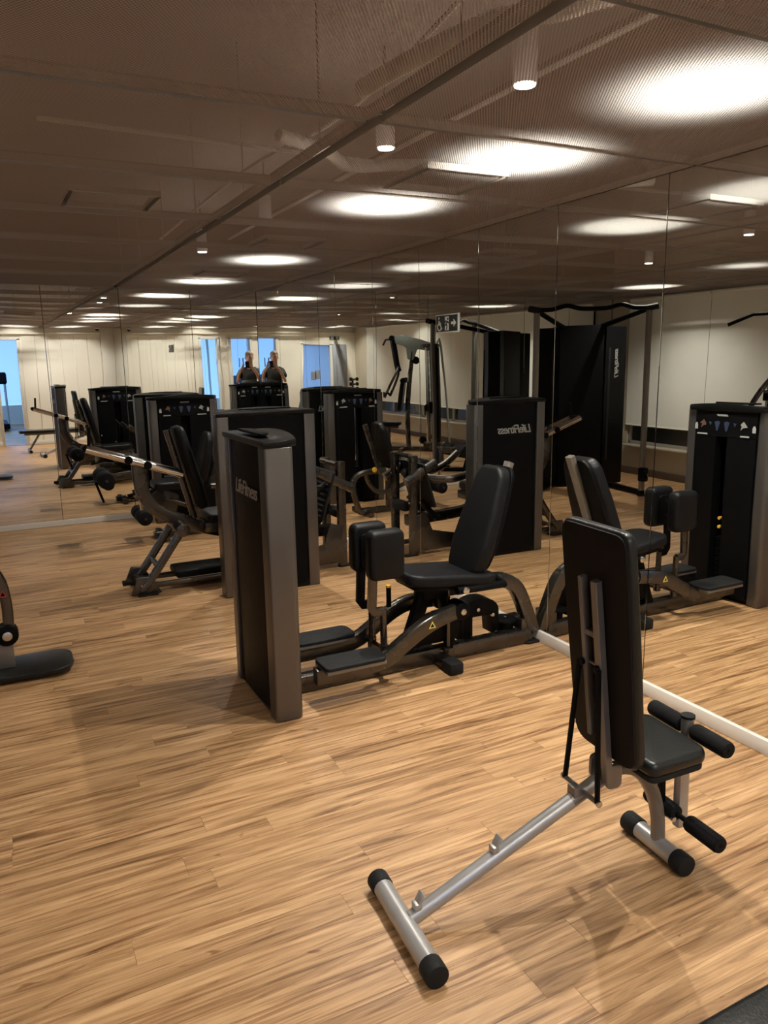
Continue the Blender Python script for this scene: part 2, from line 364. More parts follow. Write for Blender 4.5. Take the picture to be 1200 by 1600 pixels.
def opening(n, x0, x1, z, glass, frame='white_paint', leaf=None):
    d = D.objects.new(n, None); COL.objects.link(d); d.location = ((x0+x1)/2, YR, 0); struct(d)
    def p(nm, bm, m): o = finish(bm, nm, m, None, d.location); o.location = (0, 0, 0); o.parent = d; return o
    b = B_(); bx(b, x0-.03, x0+.03, YR-.15, YR+.02, 0, z, .004); bx(b, x1-.03, x1+.03, YR-.15, YR+.02, 0, z, .004); bx(b, x0-.03, x1+.03, YR-.15, YR+.02, z-.03, z+.03, .004); p('door_frame', b, frame)
    if glass: b = B_(); bx(b, x0+.03, x1-.03, YR-.075, YR-.065, .01, z-.03); p('pane', b, glass)
    return d, p
opening('door_1', -2.36, -1.90, 2.20, None)
d2, p2 = opening('door_2', -3.12, -2.62, 2.20, 'clear_glass')
for xx in (-2.95, -2.86): b = B_(); tube(b, [(xx, YR-.03, 1.55), (xx, YR-.03, 1.75)], .011); p2('pull_handle', b, 'shroud')
d3, p3 = opening('door_3', -4.50, -3.75, 2.05, 'frosted_glass')
for xx, zz in ((-4.07, 1.28), (-4.17, 1.31)): b = B_(); bx(b, xx-.06, xx+.06, YR-.066, YR-.062, zz-.1, zz+.1); p3('notice', b, 'grey_door')
b = B_(); bx(b, -4.93, -4.53, YR+.004, YR+.045, .01, 2.04, .003); p3('door_leaf', b, 'grey_door')
# small pictogram signs on the rear wall
def wall_sign(x, z, w_, h_, label, cols):
    T = TH('wall_sign', label, 'sign', (x, YR+.02, z-h_/2)); b = B_(); bx(b, x-w_/2, x+w_/2, YR+.0145, YR+.022, z-h_/2, z+h_/2, .001, 1); T.part('sign_board', b, 'sign_green')
    for k_ in range(cols):
        for s in (-1, 1): b = B_(); bx(b, x+(k_-(cols-1)/2)*w_/cols-w_/cols*.28, x+(k_-(cols-1)/2)*w_/cols+w_/cols*.28, YR+.022, YR+.0235, z+s*h_*.24-h_*.14, z+s*h_*.24+h_*.14, .0006, 1); T.part('pictogram', b, 'print_white')
wall_sign(-4.62, 2.19, .28, .085, 'small dark exit sign above the grey door leaf', 2)
# ---- next room behind the rear wall (cool daylight, from glowing windows added on its far wall)
b = B_(); bx(b, XL-.1, .2, -15.6, YR-.12, -.06, -.002); struct(finish(b, 'floor_next_room', 'wood', smooth=False))
b = B_(); bx(b, XL-.15, XL, -15.6, YR-.14, 0, 3.2); bx(b, .05, .2, -15.6, YR-.14, 0, 3.2); bx(b, -1.80, -1.72, -10.5, YR-.14, 0, 2.6)
bx(b, XL, .05, -15.75, -15.6, 0, .5); bx(b, XL, .05, -15.75, -15.6, 2.5, 3.2); struct(finish(b, 'wall_next_room', 'white_paint', smooth=False))
b = B_(); bx(b, XL-.1, .2, -15.7, YR-.14, 2.6, 2.68); struct(finish(b, 'ceiling_next_room', 'white_paint', smooth=False))
x = XL; n = 20
while x < -.1:
    wn = D.objects.new('window_%d' % n, None); COL.objects.link(wn); wn.location = (x+.65, -15.66, .5); struct(wn); n += 1  # added window, its pane glows to give the room its blue light
    b = B_(); bx(b, x+.03, x+1.27, -15.68, -15.67, .53, 2.47); o = finish(b, 'pane', 'daylight', None, wn.location, smooth=False); o.location = (0, 0, 0); o.parent = wn
    b = B_(); bx(b, x, x+.03, -15.7, -15.6, .5, 2.5); bx(b, x+1.27, x+1.3, -15.7, -15.6, .5, 2.5); bx(b, x, x+1.3, -15.7, -15.6, .5, .53); bx(b, x, x+1.3, -15.7, -15.6, 2.47, 2.5)
    o = finish(b, 'window_frame', 'white_paint', None, wn.location, smooth=False); o.location = (0, 0, 0); o.parent = wn; x += 1.3
def next_room_light(x, y):
    T = TH('ceiling_light', 'cool white ceiling panel light in the blue next room, ' + ('near the openings' if y > -11.5 else 'towards its far wall'), 'light', (x, y, 2.54))
    b = B_(); bx(b, x-.5, x+.5, y-.16, y+.16, 2.56, 2.60, .006); T.part('housing', b, 'lamp_body')
    b = B_(); bx(b, x-.46, x+.46, y-.13, y+.13, 2.55, 2.559); T.part('diffuser', b, 'daylight')
    ld = D.lights.new('cool_lamp', 'AREA'); ld.shape = 'RECTANGLE'; ld.size = .9; ld.size_y = .25; ld.energy = 75; ld.color = (.24, .48, 1.0)
    lo = D.objects.new('cool_lamp', ld); COL.objects.link(lo); lo.location = (0, 0, -.0); lo.parent = T.o
next_room_light(-3.0, -10.9); next_room_light(-3.0, -13.2)
# ---- ceiling: plenum slab, hung perforated panels
b = B_(); bx(b, XL-.15, .16, YR-.14, .2, 3.16, 3.3); ceiling = struct(finish(b, 'ceiling', 'slab', smooth=False))
rnd = random.Random(3)
cols = [(-1.485, -.008), (-3.01, -1.535), (-4.535, -3.06), (XL+.01, -4.585)]
rows = [(.08, -1.06)] + [(-1.07-k*1.0, -2.06-k*1.0) for k in range(8)] + [(-9.07, YR+.02)]
rows = [(a, max(c, YR+.02)) for a, c in rows]
HATCH = {(0, 5): (-.83, -5.40), (0, 3): (-.87, -3.43), (0, 1): (-.81, -1.55), (1, 4): (-2.13, -4.42), (2, 2): (-3.8, -2.5), (2, 5): (-3.6, -5.5), (0, 7): (-.85, -7.5)}
for ci, (x0, x1) in enumerate(cols):
    for ri, (y1, y0) in enumerate(rows):
        if y1-y0 < .1: continue
        t1_, t2_ = rnd.uniform(-.004, .004), rnd.uniform(-.006, .006)
        def zt(x, y): return HC + t1_*(x-x0)/(x1-x0) + t2_*((y-y0)/(y1-y0)-.5)
        b = B_(); nx, ny = 4, 3; g = .006; h = HATCH.get((ci, ri))
        def quad(bm, a0, a1, c0, c1):
            bm.faces.new([bm.verts.new((p_, q, zt(p_, q))) for p_, q in ((a0, c0), (a1, c0), (a1, c1), (a0, c1))])
        if h:
            s = .205; hx0, hx1, hy0, hy1 = h[0]-s, h[0]+s, max(h[1]-s, y0+.05), min(h[1]+s, y1-.05)
            quad(b, x0, hx0, y0+g, y1-g); quad(b, hx1, x1, y0+g, y1-g); quad(b, hx0, hx1, y0+g, hy0); quad(b, hx0, hx1, hy1, y1-g)
        else: quad(b, x0, x1, y0+g, y1-g)
        cp = finish(b, 'ceiling_panel', 'mesh_metal', ceiling, smooth=False)
        b = B_()   # folded edge of the tray
        for (a, c) in (((x0, y0+g), (x1, y0+g)), ((x0, y1-g), (x1, y1-g)), ((x0, y0+g), (x0, y1-g)), ((x1, y0+g), (x1, y1-g))):
            za, zc = zt(*a), zt(*c); b.faces.new([b.verts.new(q) for q in ((*a, za-.001), (*c, zc-.001), (*c, zc+.028), (*a, za+.028))])
        finish(b, 'panel_edge', 'ceil_edge', cp, smooth=False)
        if h:
            b = B_(); quad(b, hx0+.02, hx1-.02, hy0+.02, hy1-.02); hp = finish(b, 'hatch', 'mesh_metal', cp, smooth=False)
            b = B_()
            for q in (0., .02):
                a0, a1, c0, c1 = hx0+q, hx1-q, hy0+q, hy1-q
                for (p_, r_) in (((a0, c0), (a1, c0)), ((a1, c0), (a1, c1)), ((a1, c1), (a0, c1)), ((a0, c1), (a0, c0))):
                    b.faces.new([b.verts.new(v) for v in ((*p_, zt(*p_)-.003), (*r_, zt(*r_)-.003), (*r_, zt(*r_)+.025), (*p_, zt(*p_)+.025))])
            finish(b, 'hatch_frame', 'ceil_edge', cp, smooth=False)
b = B_()
for xx in (-1.51, -3.035, -4.56): bx(b, xx-.02, xx+.02, YR, .05, 2.455, 2.47)
for y1, y0 in rows[:-1]: bx(b, XL, 0, y0-.010, y0+.0, 2.452, 2.462)
finish(b, 'ceiling_grid', 'slab', ceiling)
# hangers, conduits and the flexible duct above the sheets
b = B_()
for xx in (-1.51, -3.035):
    for yq in [-.6-k*1.0 for k in range(9)]: cyl(b, (xx, yq, 2.46), (xx, yq, 3.18), .004, 6)
finish(b, 'hanger_rods', 'ceil_edge', ceiling)
b = B_(); tube(b, [(-.25, -7.6, 2.95), (-.28, -6.4, 2.95), (-.3, -4, 2.95), (-.3, -.1, 2.95)], .013, 8); tube(b, [(-1.25, -6.6, 2.85), (-1.1, -5.0, 2.8), (-1.15, -3.4, 2.85), (-1.1, -.1, 2.85)], .011, 8, sm=5); tube(b, [(-.1, -4.1, 2.82), (-.9, -4.2, 2.80), (-2.4, -4.15, 2.84)], .012, 8, sm=4)
finish(b, 'conduits', 'duct', ceiling)
def duct(pts, r, label):
    P = smooth_path(pts, 26); rad = [1.0 if i % 2 else .9 for i in range(len(P))]
    b = B_(); tube(b, P, r, 14, rad=rad); o = finish(b, 'flexible_duct', 'duct', ceiling); o['label'] = label
duct([(-1.40, -5.75, 2.63), (-1.38, -6.02, 2.625), (-1.355, -6.24, 2.62), (-1.31, -6.42, 2.62), (-1.25, -6.51, 2.625), (-1.16, -6.57, 2.63), (-1.0, -6.70, 2.66), (-.5, -6.95, 2.7), (-.1, -7.05, 2.7)], .032, 'ribbed flexible air duct curving above the perforated ceiling')
duct([(-1.3, -4.55, 2.78), (-1.0, -4.45, 2.76), (-.75, -4.2, 2.76), (-.45, -4.15, 2.8), (-.1, -4.1, 2.85)], .035, 'short thin flexible duct above the ceiling hatch by the mirror')
# ---- downlights above the sheets
for i, (x, y, kf) in enumerate(LAMPS):
    where = ['nearest the silver bench, by the mirror', 'second along the mirror, behind the access hatch', 'third along the mirror', 'above the leg press tower', 'nearest the mirrored back corner', 'at the rear by the mirror',
             'above the multi gym', 'above the cable trainer', 'left of the room centre', 'by the rear openings', 'behind the photographer', 'in the rear left corner'][i]
    T = TH('downlight', 'white cylindrical downlight above the perforated ceiling, ' + where, 'lamp', (x, y, 2.69), 'downlights above the ceiling')
    b = B_(); cyl(b, (x, y, 2.695), (x, y, 2.90), .048, 20, bev=.004); T.part('body', b, 'lamp_body')
    b = B_(); cyl(b, (x, y, 2.6895), (x, y, 2.6945), .041, 20); T.part('lens', b, 'lamp_glow')
    b = B_(); cyl(b, (x, y, 2.9), (x, y, 3.165), .008, 8); T.part('stem', b, 'ceil_edge')
    ld = D.lights.new('downlight_bulb', 'SPOT'); ld.energy = LAMP_W*kf*4; ld.spot_size = math.radians(122); ld.spot_blend = 1.0; ld.shadow_soft_size = .013; ld.color = (1, .95, .865)
    lo = D.objects.new('downlight_bulb', ld); COL.objects.link(lo); lo.parent = T.o; lo.location = (0, 0, -.01)
# cctv dome on the rear ceiling
T = TH('security_camera', 'small dark dome camera under the ceiling at the rear corner', 'camera', (-.32, YR+.14, 2.35)); b = B_(); cyl(b, (-.32, YR+.14, 2.39), (-.32, YR+.14, 2.418), .05, 16, bev=.005); T.part('base', b, 'lamp_body')
b = B_(); bmesh.ops.create_uvsphere(b, u_segments=16, v_segments=8, radius=.042); bmesh.ops.translate(b, vec=(-.32, YR+.14, 2.392), verts=b.verts); T.part('dome', b, 'shroud')
# emergency sign fixed on the right-hand mirror
T = TH('exit_sign', 'dark green emergency exit sign with white wheelchair, runner and arrow on the mirror', 'sign', (-.004, -4.08, 1.82))
b = B_(); bx(b, -.006, -.0005, -4.222, -3.938, 1.818, 1.938, .001, 1); T.part('sign_border', b, 'sign_white')
b = B_(); bx(b, -.008, -.005, -4.213, -3.947, 1.826, 1.930, .0005, 1); T.part('sign_board', b, 'sign_green')
def sg(u, v): return (-.0086, -4.08-u, 1.878+v)   # u to the reader's right
b = B_(); plate(b, [(.058, -.008), (.09, -.008), (.09, -.024), (.121, .0), (.09, .024), (.09, .008), (.058, .008)], sg(0, 0), (0, -1, 0), (0, 0, 1), .001); T.part('arrow', b, 'sign_white')
b = B_(); plate(b, rrect(.05, .088), sg(.006, 0), (0, -1, 0), (0, 0, 1), .0008); T.part('doorway', b, 'sign_white')
b = B_()
for P_ in ([(.016, .012), (-.002, -.006)], [(-.002, -.006), (-.028, -.018), (-.036, -.008)], [(-.002, -.006), (.012, -.018), (.004, -.04)], [(.014, .012), (.03, .002)], [(.012, .012), (-.01, .016), (-.014, .004)]):
    tube(b, [Vector(sg(*q))+Vector((-.001, 0, 0)) for q in P_], .0045, 6, r2=.0045)
cyl(b, Vector(sg(.02, .028))+Vector((0, 0, 0)), Vector(sg(.02, .028))+Vector((-.002, 0, 0)), .008, 12); T.part('runner', b, 'sign_green')
b = B_(); ring = [Vector(sg(-.088+.024*math.cos(a*PI/8), -.02+.024*math.sin(a*PI/8))) for a in range(2, 17)]; tube(b, ring, .004, 6)
for P_ in ([(-.094, .022), (-.092, -.008), (-.074, -.01), (-.062, -.034), (-.054, -.032)], [(-.093, .01), (-.076, .006)]): tube(b, [sg(*q) for q in P_], .004, 6)
cyl(b, Vector(sg(-.095, .036)), Vector(sg(-.095, .036))+Vector((-.001, 0, 0)), .008, 12); T.part('wheelchair', b, 'sign_white')
# ================================================================== MACHINES
LOGO = 'LifeFitness'
def tower(T, O, Fd, wd, H=1.30, logo_u=None, pins=True, pic=0):
    """weight-stack tower: O = middle of the back face on the floor, Fd = facing direction"""
    O = Vector(O); Fd = Vector(Fd).normalized(); Wd = Vector((0, 0, 1)).cross(Fd)     # Wd = to the left of the facing direction
    dp = .135; Z = Vector((0, 0, 1)); hw = wd/2
    def W(u, d, z): return O + Wd*u + Fd*d + Z*z
    def pl(bm, pts, z0, z1, bev=0., r=0.): plate(bm, pts, W(0, 0, z0), Wd, Fd, -(z1-z0) if Wd.cross(Fd).z < 0 else (z1-z0), bev, r)
    pw = .085
    for s in (-1, 1):                                              # rounded end pillars
        b = B_(); pl(b, [(s*hw, .0), (s*hw, dp), (s*(hw-pw), dp), (s*(hw-pw), -.004)], .006, H-.03, .002, [.012, .030, .008, .008]); T.part('pillar', b, 'pillar')
    b = B_(); n = 14                                               # gently bowed back cover
    back = [(-(hw-pw-.003)+2*(hw-pw-.003)*k/n, .012-.018*(1-(2*k/n-1)**2)) for k in range(n+1)]
    pl(b, back+[(hw-pw-.003, .03), (-(hw-pw-.003), .03)], .03, H-.03); bk_ = T.part('back_cover', b, 'shroud')
    slot = .045
    for s in (-1, 1):                                              # two front covers with the stack slot between
        b = B_(); xs = [slot+(hw-pw-.003-slot)*k/8 for k in range(9)]
        pts = [(s*x, dp+.012+.03*(1-(x/(hw-pw))**2)) for x in xs]
        pl(b, pts+[(s*(hw-pw-.003), dp-.03), (s*slot, dp-.03)], .05, H-.20); T.part('front_cover', b, 'shroud')
    b = B_(); xs = [-(hw-pw-.003)+2*(hw-pw-.003)*k/14 for k in range(15)]
    pl(b, [(x, dp+.013+.03*(1-(x/(hw-pw))**2)) for x in xs]+[(hw-pw-.003, dp-.03), (-(hw-pw-.003), dp-.03)], H-.197, H-.03); pc = T.part('placard', b, 'shroud')
    def dec(u0, u1, z0, z1, m, nm, poly=None):
        b = B_(); um = (u0+u1)/2; d = dp+.0145+.03*(1-(um/(hw-pw))**2); cu = (u1-u0)/2; cz = (z1-z0)/2
        pts = poly or [(-1, -1), (1, -1), (1, 1), (-1, 1)]
        plate(b, [(x*cu, y*cz) for x, y in pts], W(um, d, (z0+z1)/2), Wd, Z, .0015); T.part(nm, b, m, pc)
    q = wd/.71
    dec(-.05*q, .05*q, H-.062, H-.05, 'logo', 'heading', [(-1, -1), (.8, -1), (1, 1), (-.8, 1)])
    dec(.09*q, .22*q, H-.192, H-.182, 'print_white', 'caption'); dec(-.22*q, -.12*q, H-.192, H-.182, 'print_white', 'caption')
    for s in (-1, 1):
        dec(s*.245*q-.012, s*.245*q+.012, H-.16, H-.115, 'print_white', 'pictogram', [(-1, -1), (1, -1), (1, .3), (.3, 1), (-.3, 1), (-1, .3)])
        dec(s*.17*q-.03, s*.17*q+.03, H-.15, H-.09, 'print_skin' if (s > 0) == (pic != 1) else 'logo', 'pictogram', [(-1, -.2), (0, 1), (1, .1), (.4, .0), (.7, -1), (.1, -.4)])
        dec(s*.04*q-.022, s*.04*q+.022, H-.16, H-.095, 'print_blue', 'pictogram', [(-1, .8), (0, 1), (1, .8), (.3, -1), (-.2, -1)])
        dec(s*.105*q-.012, s*.105*q+.012, H-.13, H-.10, 'print_blue', 'pictogram', [(-1, .6), (1, .8), (0, -1)])
    b = B_()
    cap = [(-hw-.004, -.006)] + [(-hw-.004, dp*.55)] + [(-hw+2*hw*k/16, dp+.018+.04*(1-(2*k/16-1)**2)) for k in range(1, 16)] + [(hw+.004, dp*.55), (hw+.004, -.006)]
    t = bmesh.new(); plate(t, cap, W(0, 0, H-.03), Wd, Fd, -.03 if Wd.cross(Fd).z < 0 else .03, .008, 0, 2)
    for v in t.verts:
        if v.co.z > H-.02:
            u = (v.co-O).dot(Wd); v.co.z += .022*max(0, 1-(u/hw)**2)
    merge(b, t); cp_ = T.part('top_cap', b, 'cap')
    b = B_(); pl(b, [(x*.55, .03+y) for x, y in [(-hw, 0), (hw, 0), (hw*.8, .055), (0, .085), (-hw*.8, .055)]], H+.012, H+.0225, .002, .02); T.part('cup_tray', b, 'shroud', cp_)
    b = B_(); pl(b, [(-hw+.01, .01), (hw-.01, .01), (hw-.01, dp-.02), (-hw+.01, dp-.02)], .0, .05, .004); T.part('plinth', b, 'cap')
    b = B_(); pl(b, [(-slot, .05), (slot, .05), (slot, .06), (-slot, .06)], .05, H-.2); T.part('stack_well', b, 'shroud_inside')
    b = B_(); cyl(b, W(0, .09, .5), W(0, .09, H-.2), .006, 8); T.part('guide_rod', b, 'chrome')
    for k in range(10):
        b = B_(); box(b, W(0, .095, .07+k*.036+.016), (abs(Wd.x)*.08+abs(Fd.x)*.06, abs(Wd.y)*.08+abs(Fd.y)*.06, .031), .003, None, 1); T.part('weight_plate', b, 'shroud')
    if pins:
        for zz in (.50, .56):
            b = B_(); cyl(b, W(.0, .12, zz), W(.0, .15, zz), .011, 10); T.part('selector_pin', b, 'yellow')
    if logo_u is not None:
        n_ = -Fd; u = Z.cross(n_) ; put_text(T, 'logo', LOGO, .098, W(0, 0, H-.245) + u*logo_u - Fd*.0075, u, Z, 'logo', .28)
    for s in (-1, 1):
        b = B_(); cyl(b, W(s*(hw-.05), .05, 0), W(s*(hw-.05), .05, .008), .02, 12); T.part('foot', b, 'rubber')
    return W
def bolt(T, p_, d, r=.012, h=.008, m='bolt', parent=None):
    b = B_(); p_ = Vector(p_); cyl(b, p_, p_+Vector(d).normalized()*h, r, 12, bev=min(.003, h*.4)); T.part('bolt', b, m, parent)
def decal(T, o, u, v, s, m, parent=None):
    b = B_(); plate(b, [(-s, -s*.8), (s, -s*.8), (0, s)], o, u, v, .0012); d = T.part('warning_decal', b, m, parent)
    b = B_(); n = Vector(u).cross(Vector(v)).normalized(); plate(b, [(-s*.55, -s*.5), (s*.55, -s*.5), (0, s*.5)], Vector(o)+n*.0012, u, v, .0008); T.part('decal_mark', b, 'shroud', d)
# ---------------------------------------------------------------- hip machine
T = TH('hip_machine', 'hip abductor machine with black seat and padded knee rests beside the mirror', 'gym machine', (-.8, -5.08, 0)); Y0 = -5.08
tower(T, (-1.715, -5.035, 0), (1, 0, 0), .65, 1.31, logo_u=.04)
b = B_(); tube(b, [(-1.6, Y0, .048), (-.055, Y0, .048)], .036, 12, r2=.045, square=True); base = T.part('base_beam', b, 'graphite')
b = B_(); tube(b, [(-.035, Y0, .06), (-.075, Y0, .17), (-.13, Y0, .30), (-.175, Y0, .365), (-.25, Y0, .405), (-.36, Y0, .415), (-.55, Y0, .425)], .036, 12, r2=.042, sm=5, square=True); T.part('rear_arch', b, 'graphite')
b = B_(); plate(b, [(-.06, -.05), (.06, -.05), (.06, .05), (-.06, .05)], (-.045, Y0, 0), (1, 0, 0), (0, 1, 0), .014, .003, .03); T.part('foot_pad', b, 'rubber')
b = B_(); tube(b, [(-.69, Y0+.20, .035), (-.69, Y0-.2, .035)], .035, 10, r2=.03, square=True); T.part('cross_foot', b, 'graphite')
for s in (-1, 1): b = B_(); cyl(b, (-.69, Y0+s*.16, .0), (-.69, Y0+s*.225, .0), .03, 4); b.free(); b = B_(); bx(b, -.732, -.648, Y0+s*.17-.05, Y0+s*.17+.055, 0, .066, .012); T.part('rubber_foot', b, 'rubber')
# seat and backrest
b = B_(); plate(b, [(-.33, -.105), (-.27, -.15), (-.1, -.165), (.15, -.18), (.2, -.15), (.2, .15), (.15, .18), (-.1, .165), (-.27, .15), (-.33, .105)], (-.60, Y0, .46), (1, 0, -.10), (0, 1, 0), .065, .02, .05); T.part('seat', b, 'vinyl')
b = B_(); plate(b, [(-.29, -.13), (.18, -.14), (.18, .14), (-.29, .13)], (-.60, Y0, .438), (1, 0, -.10), (0, 1, 0), .022, .004, .05); T.part('seat_pan', b, 'shroud')
bu = Vector((-.28, 0, 1)).normalized(); bo = (-.445, Y0, .485); bvv = Vector((0, 1, 0))
bu = Vector((.36, 0, 1)).normalized()
bc = [(-.14, .03), (-.11, .0), (.11, .0), (.14, .03), (.165, .16), (.15, .36), (.12, .57), (.08, .615), (-.08, .615), (-.12, .57), (-.15, .36), (-.165, .16)]
b = B_(); plate(b, bc, (-.55, Y0, .50), (0, -1, 0), bu, -.085 if Vector((0, -1, 0)).cross(bu).x < 0 else .085, .028, .04, 4); T.part('backrest', b, 'vinyl')
b = B_(); plate(b, [(x*.93, y*.95+.015) for x, y in bc], (-.465, Y0, .50), (0, -1, 0), bu, -.02 if Vector((0, -1, 0)).cross(bu).x < 0 else .02, .004, .04); T.part('backrest_shell', b, 'shroud')
b = B_(); tube(b, [(-.48, Y0, .41), (-.415, Y0, .57), (-.215, Y0, 1.08)], .026, 10, r2=.02, sm=4, square=True); T.part('backrest_post', b, 'taupe')
b = B_(); tube(b, [(-.66, Y0-.165, .447), (-.36, Y0-.165, .442), (-.33, Y0-.03, .442)], .022, 10); T.part('seat_rail', b, 'shroud'); bolt(T, (-.625, Y0-.188, .452), (0, -1, 0), .02, .016, 'bolt')
b = B_(); tube(b, [(-.66, Y0+.165, .447), (-.36, Y0+.165, .442), (-.33, Y0+.03, .442)], .022, 10); T.part('seat_rail', b, 'shroud'); bolt(T, (-.625, Y0+.188, .452), (0, 1, 0), .02, .016, 'bolt')
b = B_(); tube(b, [(-.90, Y0, .06), (-.76, Y0, .43)], .03, 10, r2=.036, square=True); T.part('centre_column', b, 'shroud')
b = B_(); tube(b, [(-.60, Y0, .06), (-.66, Y0, .44)], .022, 10, r2=.03, square=True); T.part('rear_column', b, 'shroud')
b = B_(); bx(b, -.80, -.52, Y0-.06, Y0+.06, .385, .445, .008); T.part('seat_mount', b, 'shroud')
b = B_(); plate(b, [(-.14, -.07), (.12, -.07), (.16, .02), (.05, .1), (-.12, .06)], (-.70, Y0+.05, .19), (1, 0, 0), (0, 0, 1), .08, .006, .03); T.part('cam_body', b, 'shroud')
b = B_(); cyl(b, (-.645, Y0-.05, .06), (-.645, Y0-.05, .44), .012, 10); cyl(b, (-.645, Y0-.05, .075), (-.645, Y0-.05, .095), .03, 14); T.part('adjuster_rod', b, 'graphite')
# leg arms, footplates, knee pads
for s, nm in ((-1, 'near'), (1, 'far')):
    ya = Y0+s*.165
    b = B_(); tube(b, [(-1.47, Y0+s*.155, .135), (-1.2, Y0+s*.16, .138), (-1.09, ya, .155), (-.97, ya, .225), (-.86, ya, .285), (-.76, ya-s*.01, .315), (-.6, Y0+s*.11, .325)], .03, 12, r2=.042, sm=5, square=True); arm = T.part('leg_arm', b, 'graphite')
    b = B_(); plate(b, [(-.165, -.085), (.15, -.085), (.17, -.05), (.17, .05), (.15, .085), (-.165, .085)], (-1.29, Y0+s*.185, .19), (1, 0, 0), (0, 1, 0), .02, .006, .03); T.part('foot_plate', b, 'rubber', arm)
    b = B_(); bx(b, -1.45, -1.13, Y0+s*.185-.08, Y0+s*.185+.08, .172, .19, .004); T.part('plate_bracket', b, 'taupe', arm)
    cyb = B_(); cyl(cyb, (-.62, Y0+s*.06, .325), (-.62, Y0+s*.16, .325), .05, 18, bev=.006); T.part('pivot', cyb, 'shroud', arm); bolt(T, (-.62, Y0+s*.16, .325), (0, s, 0), .018, .012, 'bolt', arm)
    decal(T, (-.83, ya+s*.031, .298), (1, 0, 0) if s < 0 else (-1, 0, 0), (0, 0, 1), .021, 'decal_yellow', arm)
    py = Y0+s*.07
    b = B_(); tube(b, [(-1.05, py+s*.0, .19), (-1.05, py, .385)], .018, 10); post = T.part('pad_post', b, 'graphite')
    b = B_(); tube(b, [(-1.05, py, .375), (-1.10, py, .378), (-1.115, py, .40), (-1.105, py, .60)], .013, 8, r2=.024, square=True); T.part('pad_bracket', b, 'shroud' if s > 0 else 'graphite', post)
    b = B_(); plate(b, rrect(.20, .26), (-1.05, py-s*.012, .685), (1, 0, 0), (0, 0, 1), -s*-.085 if False else (s*-.085), .028, .045, 4); T.part('knee_pad', b, 'vinyl', post)
    b = B_(); plate(b, rrect(.11, .19), (-1.06, py-s*.013, .67), (1, 0, 0), (0, 0, 1), s*.012, .003, .03); T.part('pad_back', b, 'shroud', post)
    for zz in (.72, .63): bolt(T, (-1.06, py-s*.025, zz), (0, -s, 0), .011, .008, 'cap', post)
    b = B_(); cyl(b, (-1.05, py, .12), (-1.05, py, .19), .024, 12); T.part('post_socket', b, 'graphite', post)
b = B_(); tube(b, [(-1.05, Y0-.16, .16), (-1.05, Y0+.16, .16)], .016, 8); T.part('cross_link', b, 'graphite')
# cam hood, pulley and start lever
b = B_(); plate(b, [(.13*math.cos(a*PI/12), .085*math.sin(a*PI/12)) for a in range(0, 13)]+[(-.13, -.15), (-.05, -.15), (-.05, -.02), (.08, -.02), (.09, -.14), (.13, -.12)], (-.38, Y0+.14, .22), (1, 0, 0), (0, 0, 1), .11, .004); T.part('cam_hood', b, 'shroud')
b = B_(); cyl(b, (-.185, Y0+.06, .135), (-.185, Y0+.06, .15), .075, 24, bev=.004); T.part('pulley_disc', b, 'shroud')
b = B_(); cyl(b, (-.185, Y0+.06, .06), (-.185, Y0+.06, .135), .05, 20); T.part('pulley_drum', b, 'shroud'); bolt(T, (-.185, Y0+.06, .15), (0, 0, 1), .012, .01)
b = B_(); bx(b, -.13, -.075, Y0-.03, Y0+.11, .085, .155, .006); T.part('rear_gusset', b, 'graphite')
for px in (-.50, -.40, -.30): bolt(T, (px, Y0+.03, .245 if px < -.35 else .2), (0, -1, 0), .012, .015)
b = B_(); tube(b, [(-.93, Y0+.1, .33), (-.93, Y0+.1, .44)], .014, 10); h_ = T.part('start_lever', b, 'shroud'); b = B_(); cyl(b, (-.93, Y0+.1, .44), (-.93, Y0+.1, .452), .015, 12); T.part('lever_cap', b, 'yellow', h_)
# ---------------------------------------------------------------- leg press
T = TH('leg_press', 'leg press machine with chrome guide rods and ribbed foot plate behind the front tower', 'gym machine', (-1.1, -2.9, 0)); Y0 = -2.83
tower(T, (-1.045, -3.375, 0), (0, 1, 0), .72, 1.31, logo_u=-.04, pins=False)
for s in (-1, 1):
    b = B_(); tube(b, [(-2.20, Y0+s*.055, 1.075), (-1.55, Y0+s*.055, .845)], .027, 12); T.part('guide_rod', b, 'chrome')
    b = B_(); tube(b, [(-1.60, Y0+s*.16, .46), (-1.86, Y0+s*.16, .10), (-1.93, Y0+s*.16, .06)], .030, 10, r2=.026, sm=3, square=True); lg = T.part('rear_leg', b, 'graphite')
    b = B_(); plate(b, [(-.1, 0), (.12, 0), (.05, .12), (-.04, .13)], (-1.9, Y0+s*.16-.015, .01), (1, 0, 0), (0, 0, 1), -.03, .003, .01); T.part('gusset', b, 'graphite', lg)
    b = B_(); plate(b, [(-.07, -.035), (.07, -.035), (.07, .035), (-.07, .035)], (-1.88, Y0+s*.17, 0), (1, 0, 0), (0, 1, 0), .012, .003, .02); T.part('rubber_foot', b, 'rubber', lg)
    b = B_(); tube(b, [(-1.9, Y0+s*.12, .055), (-.32, Y0+s*.12, .055)], .022, 8, r2=.022); T.part('base_rail', b, 'graphite')
b = B_(); tube(b, [(-2.2, Y0-.055, 1.075), (-2.2, Y0+.055, 1.075)], .026, 10); tube(b, [(-2.17, Y0+.03, 1.08), (-2.16, Y0+.03, 1.22)], .013, 8); T.part('rod_end', b, 'shroud')
for q in (.42, .62): 
    b = B_(); p_ = Vector((-2.2, Y0, 1.075)).lerp(Vector((-1.55, Y0, .845)), q); tube(b, [p_+Vector((0, -.085, 0)), p_+Vector((0, .085, 0))], .03, 10); T.part('rod_collar', b, 'shroud')
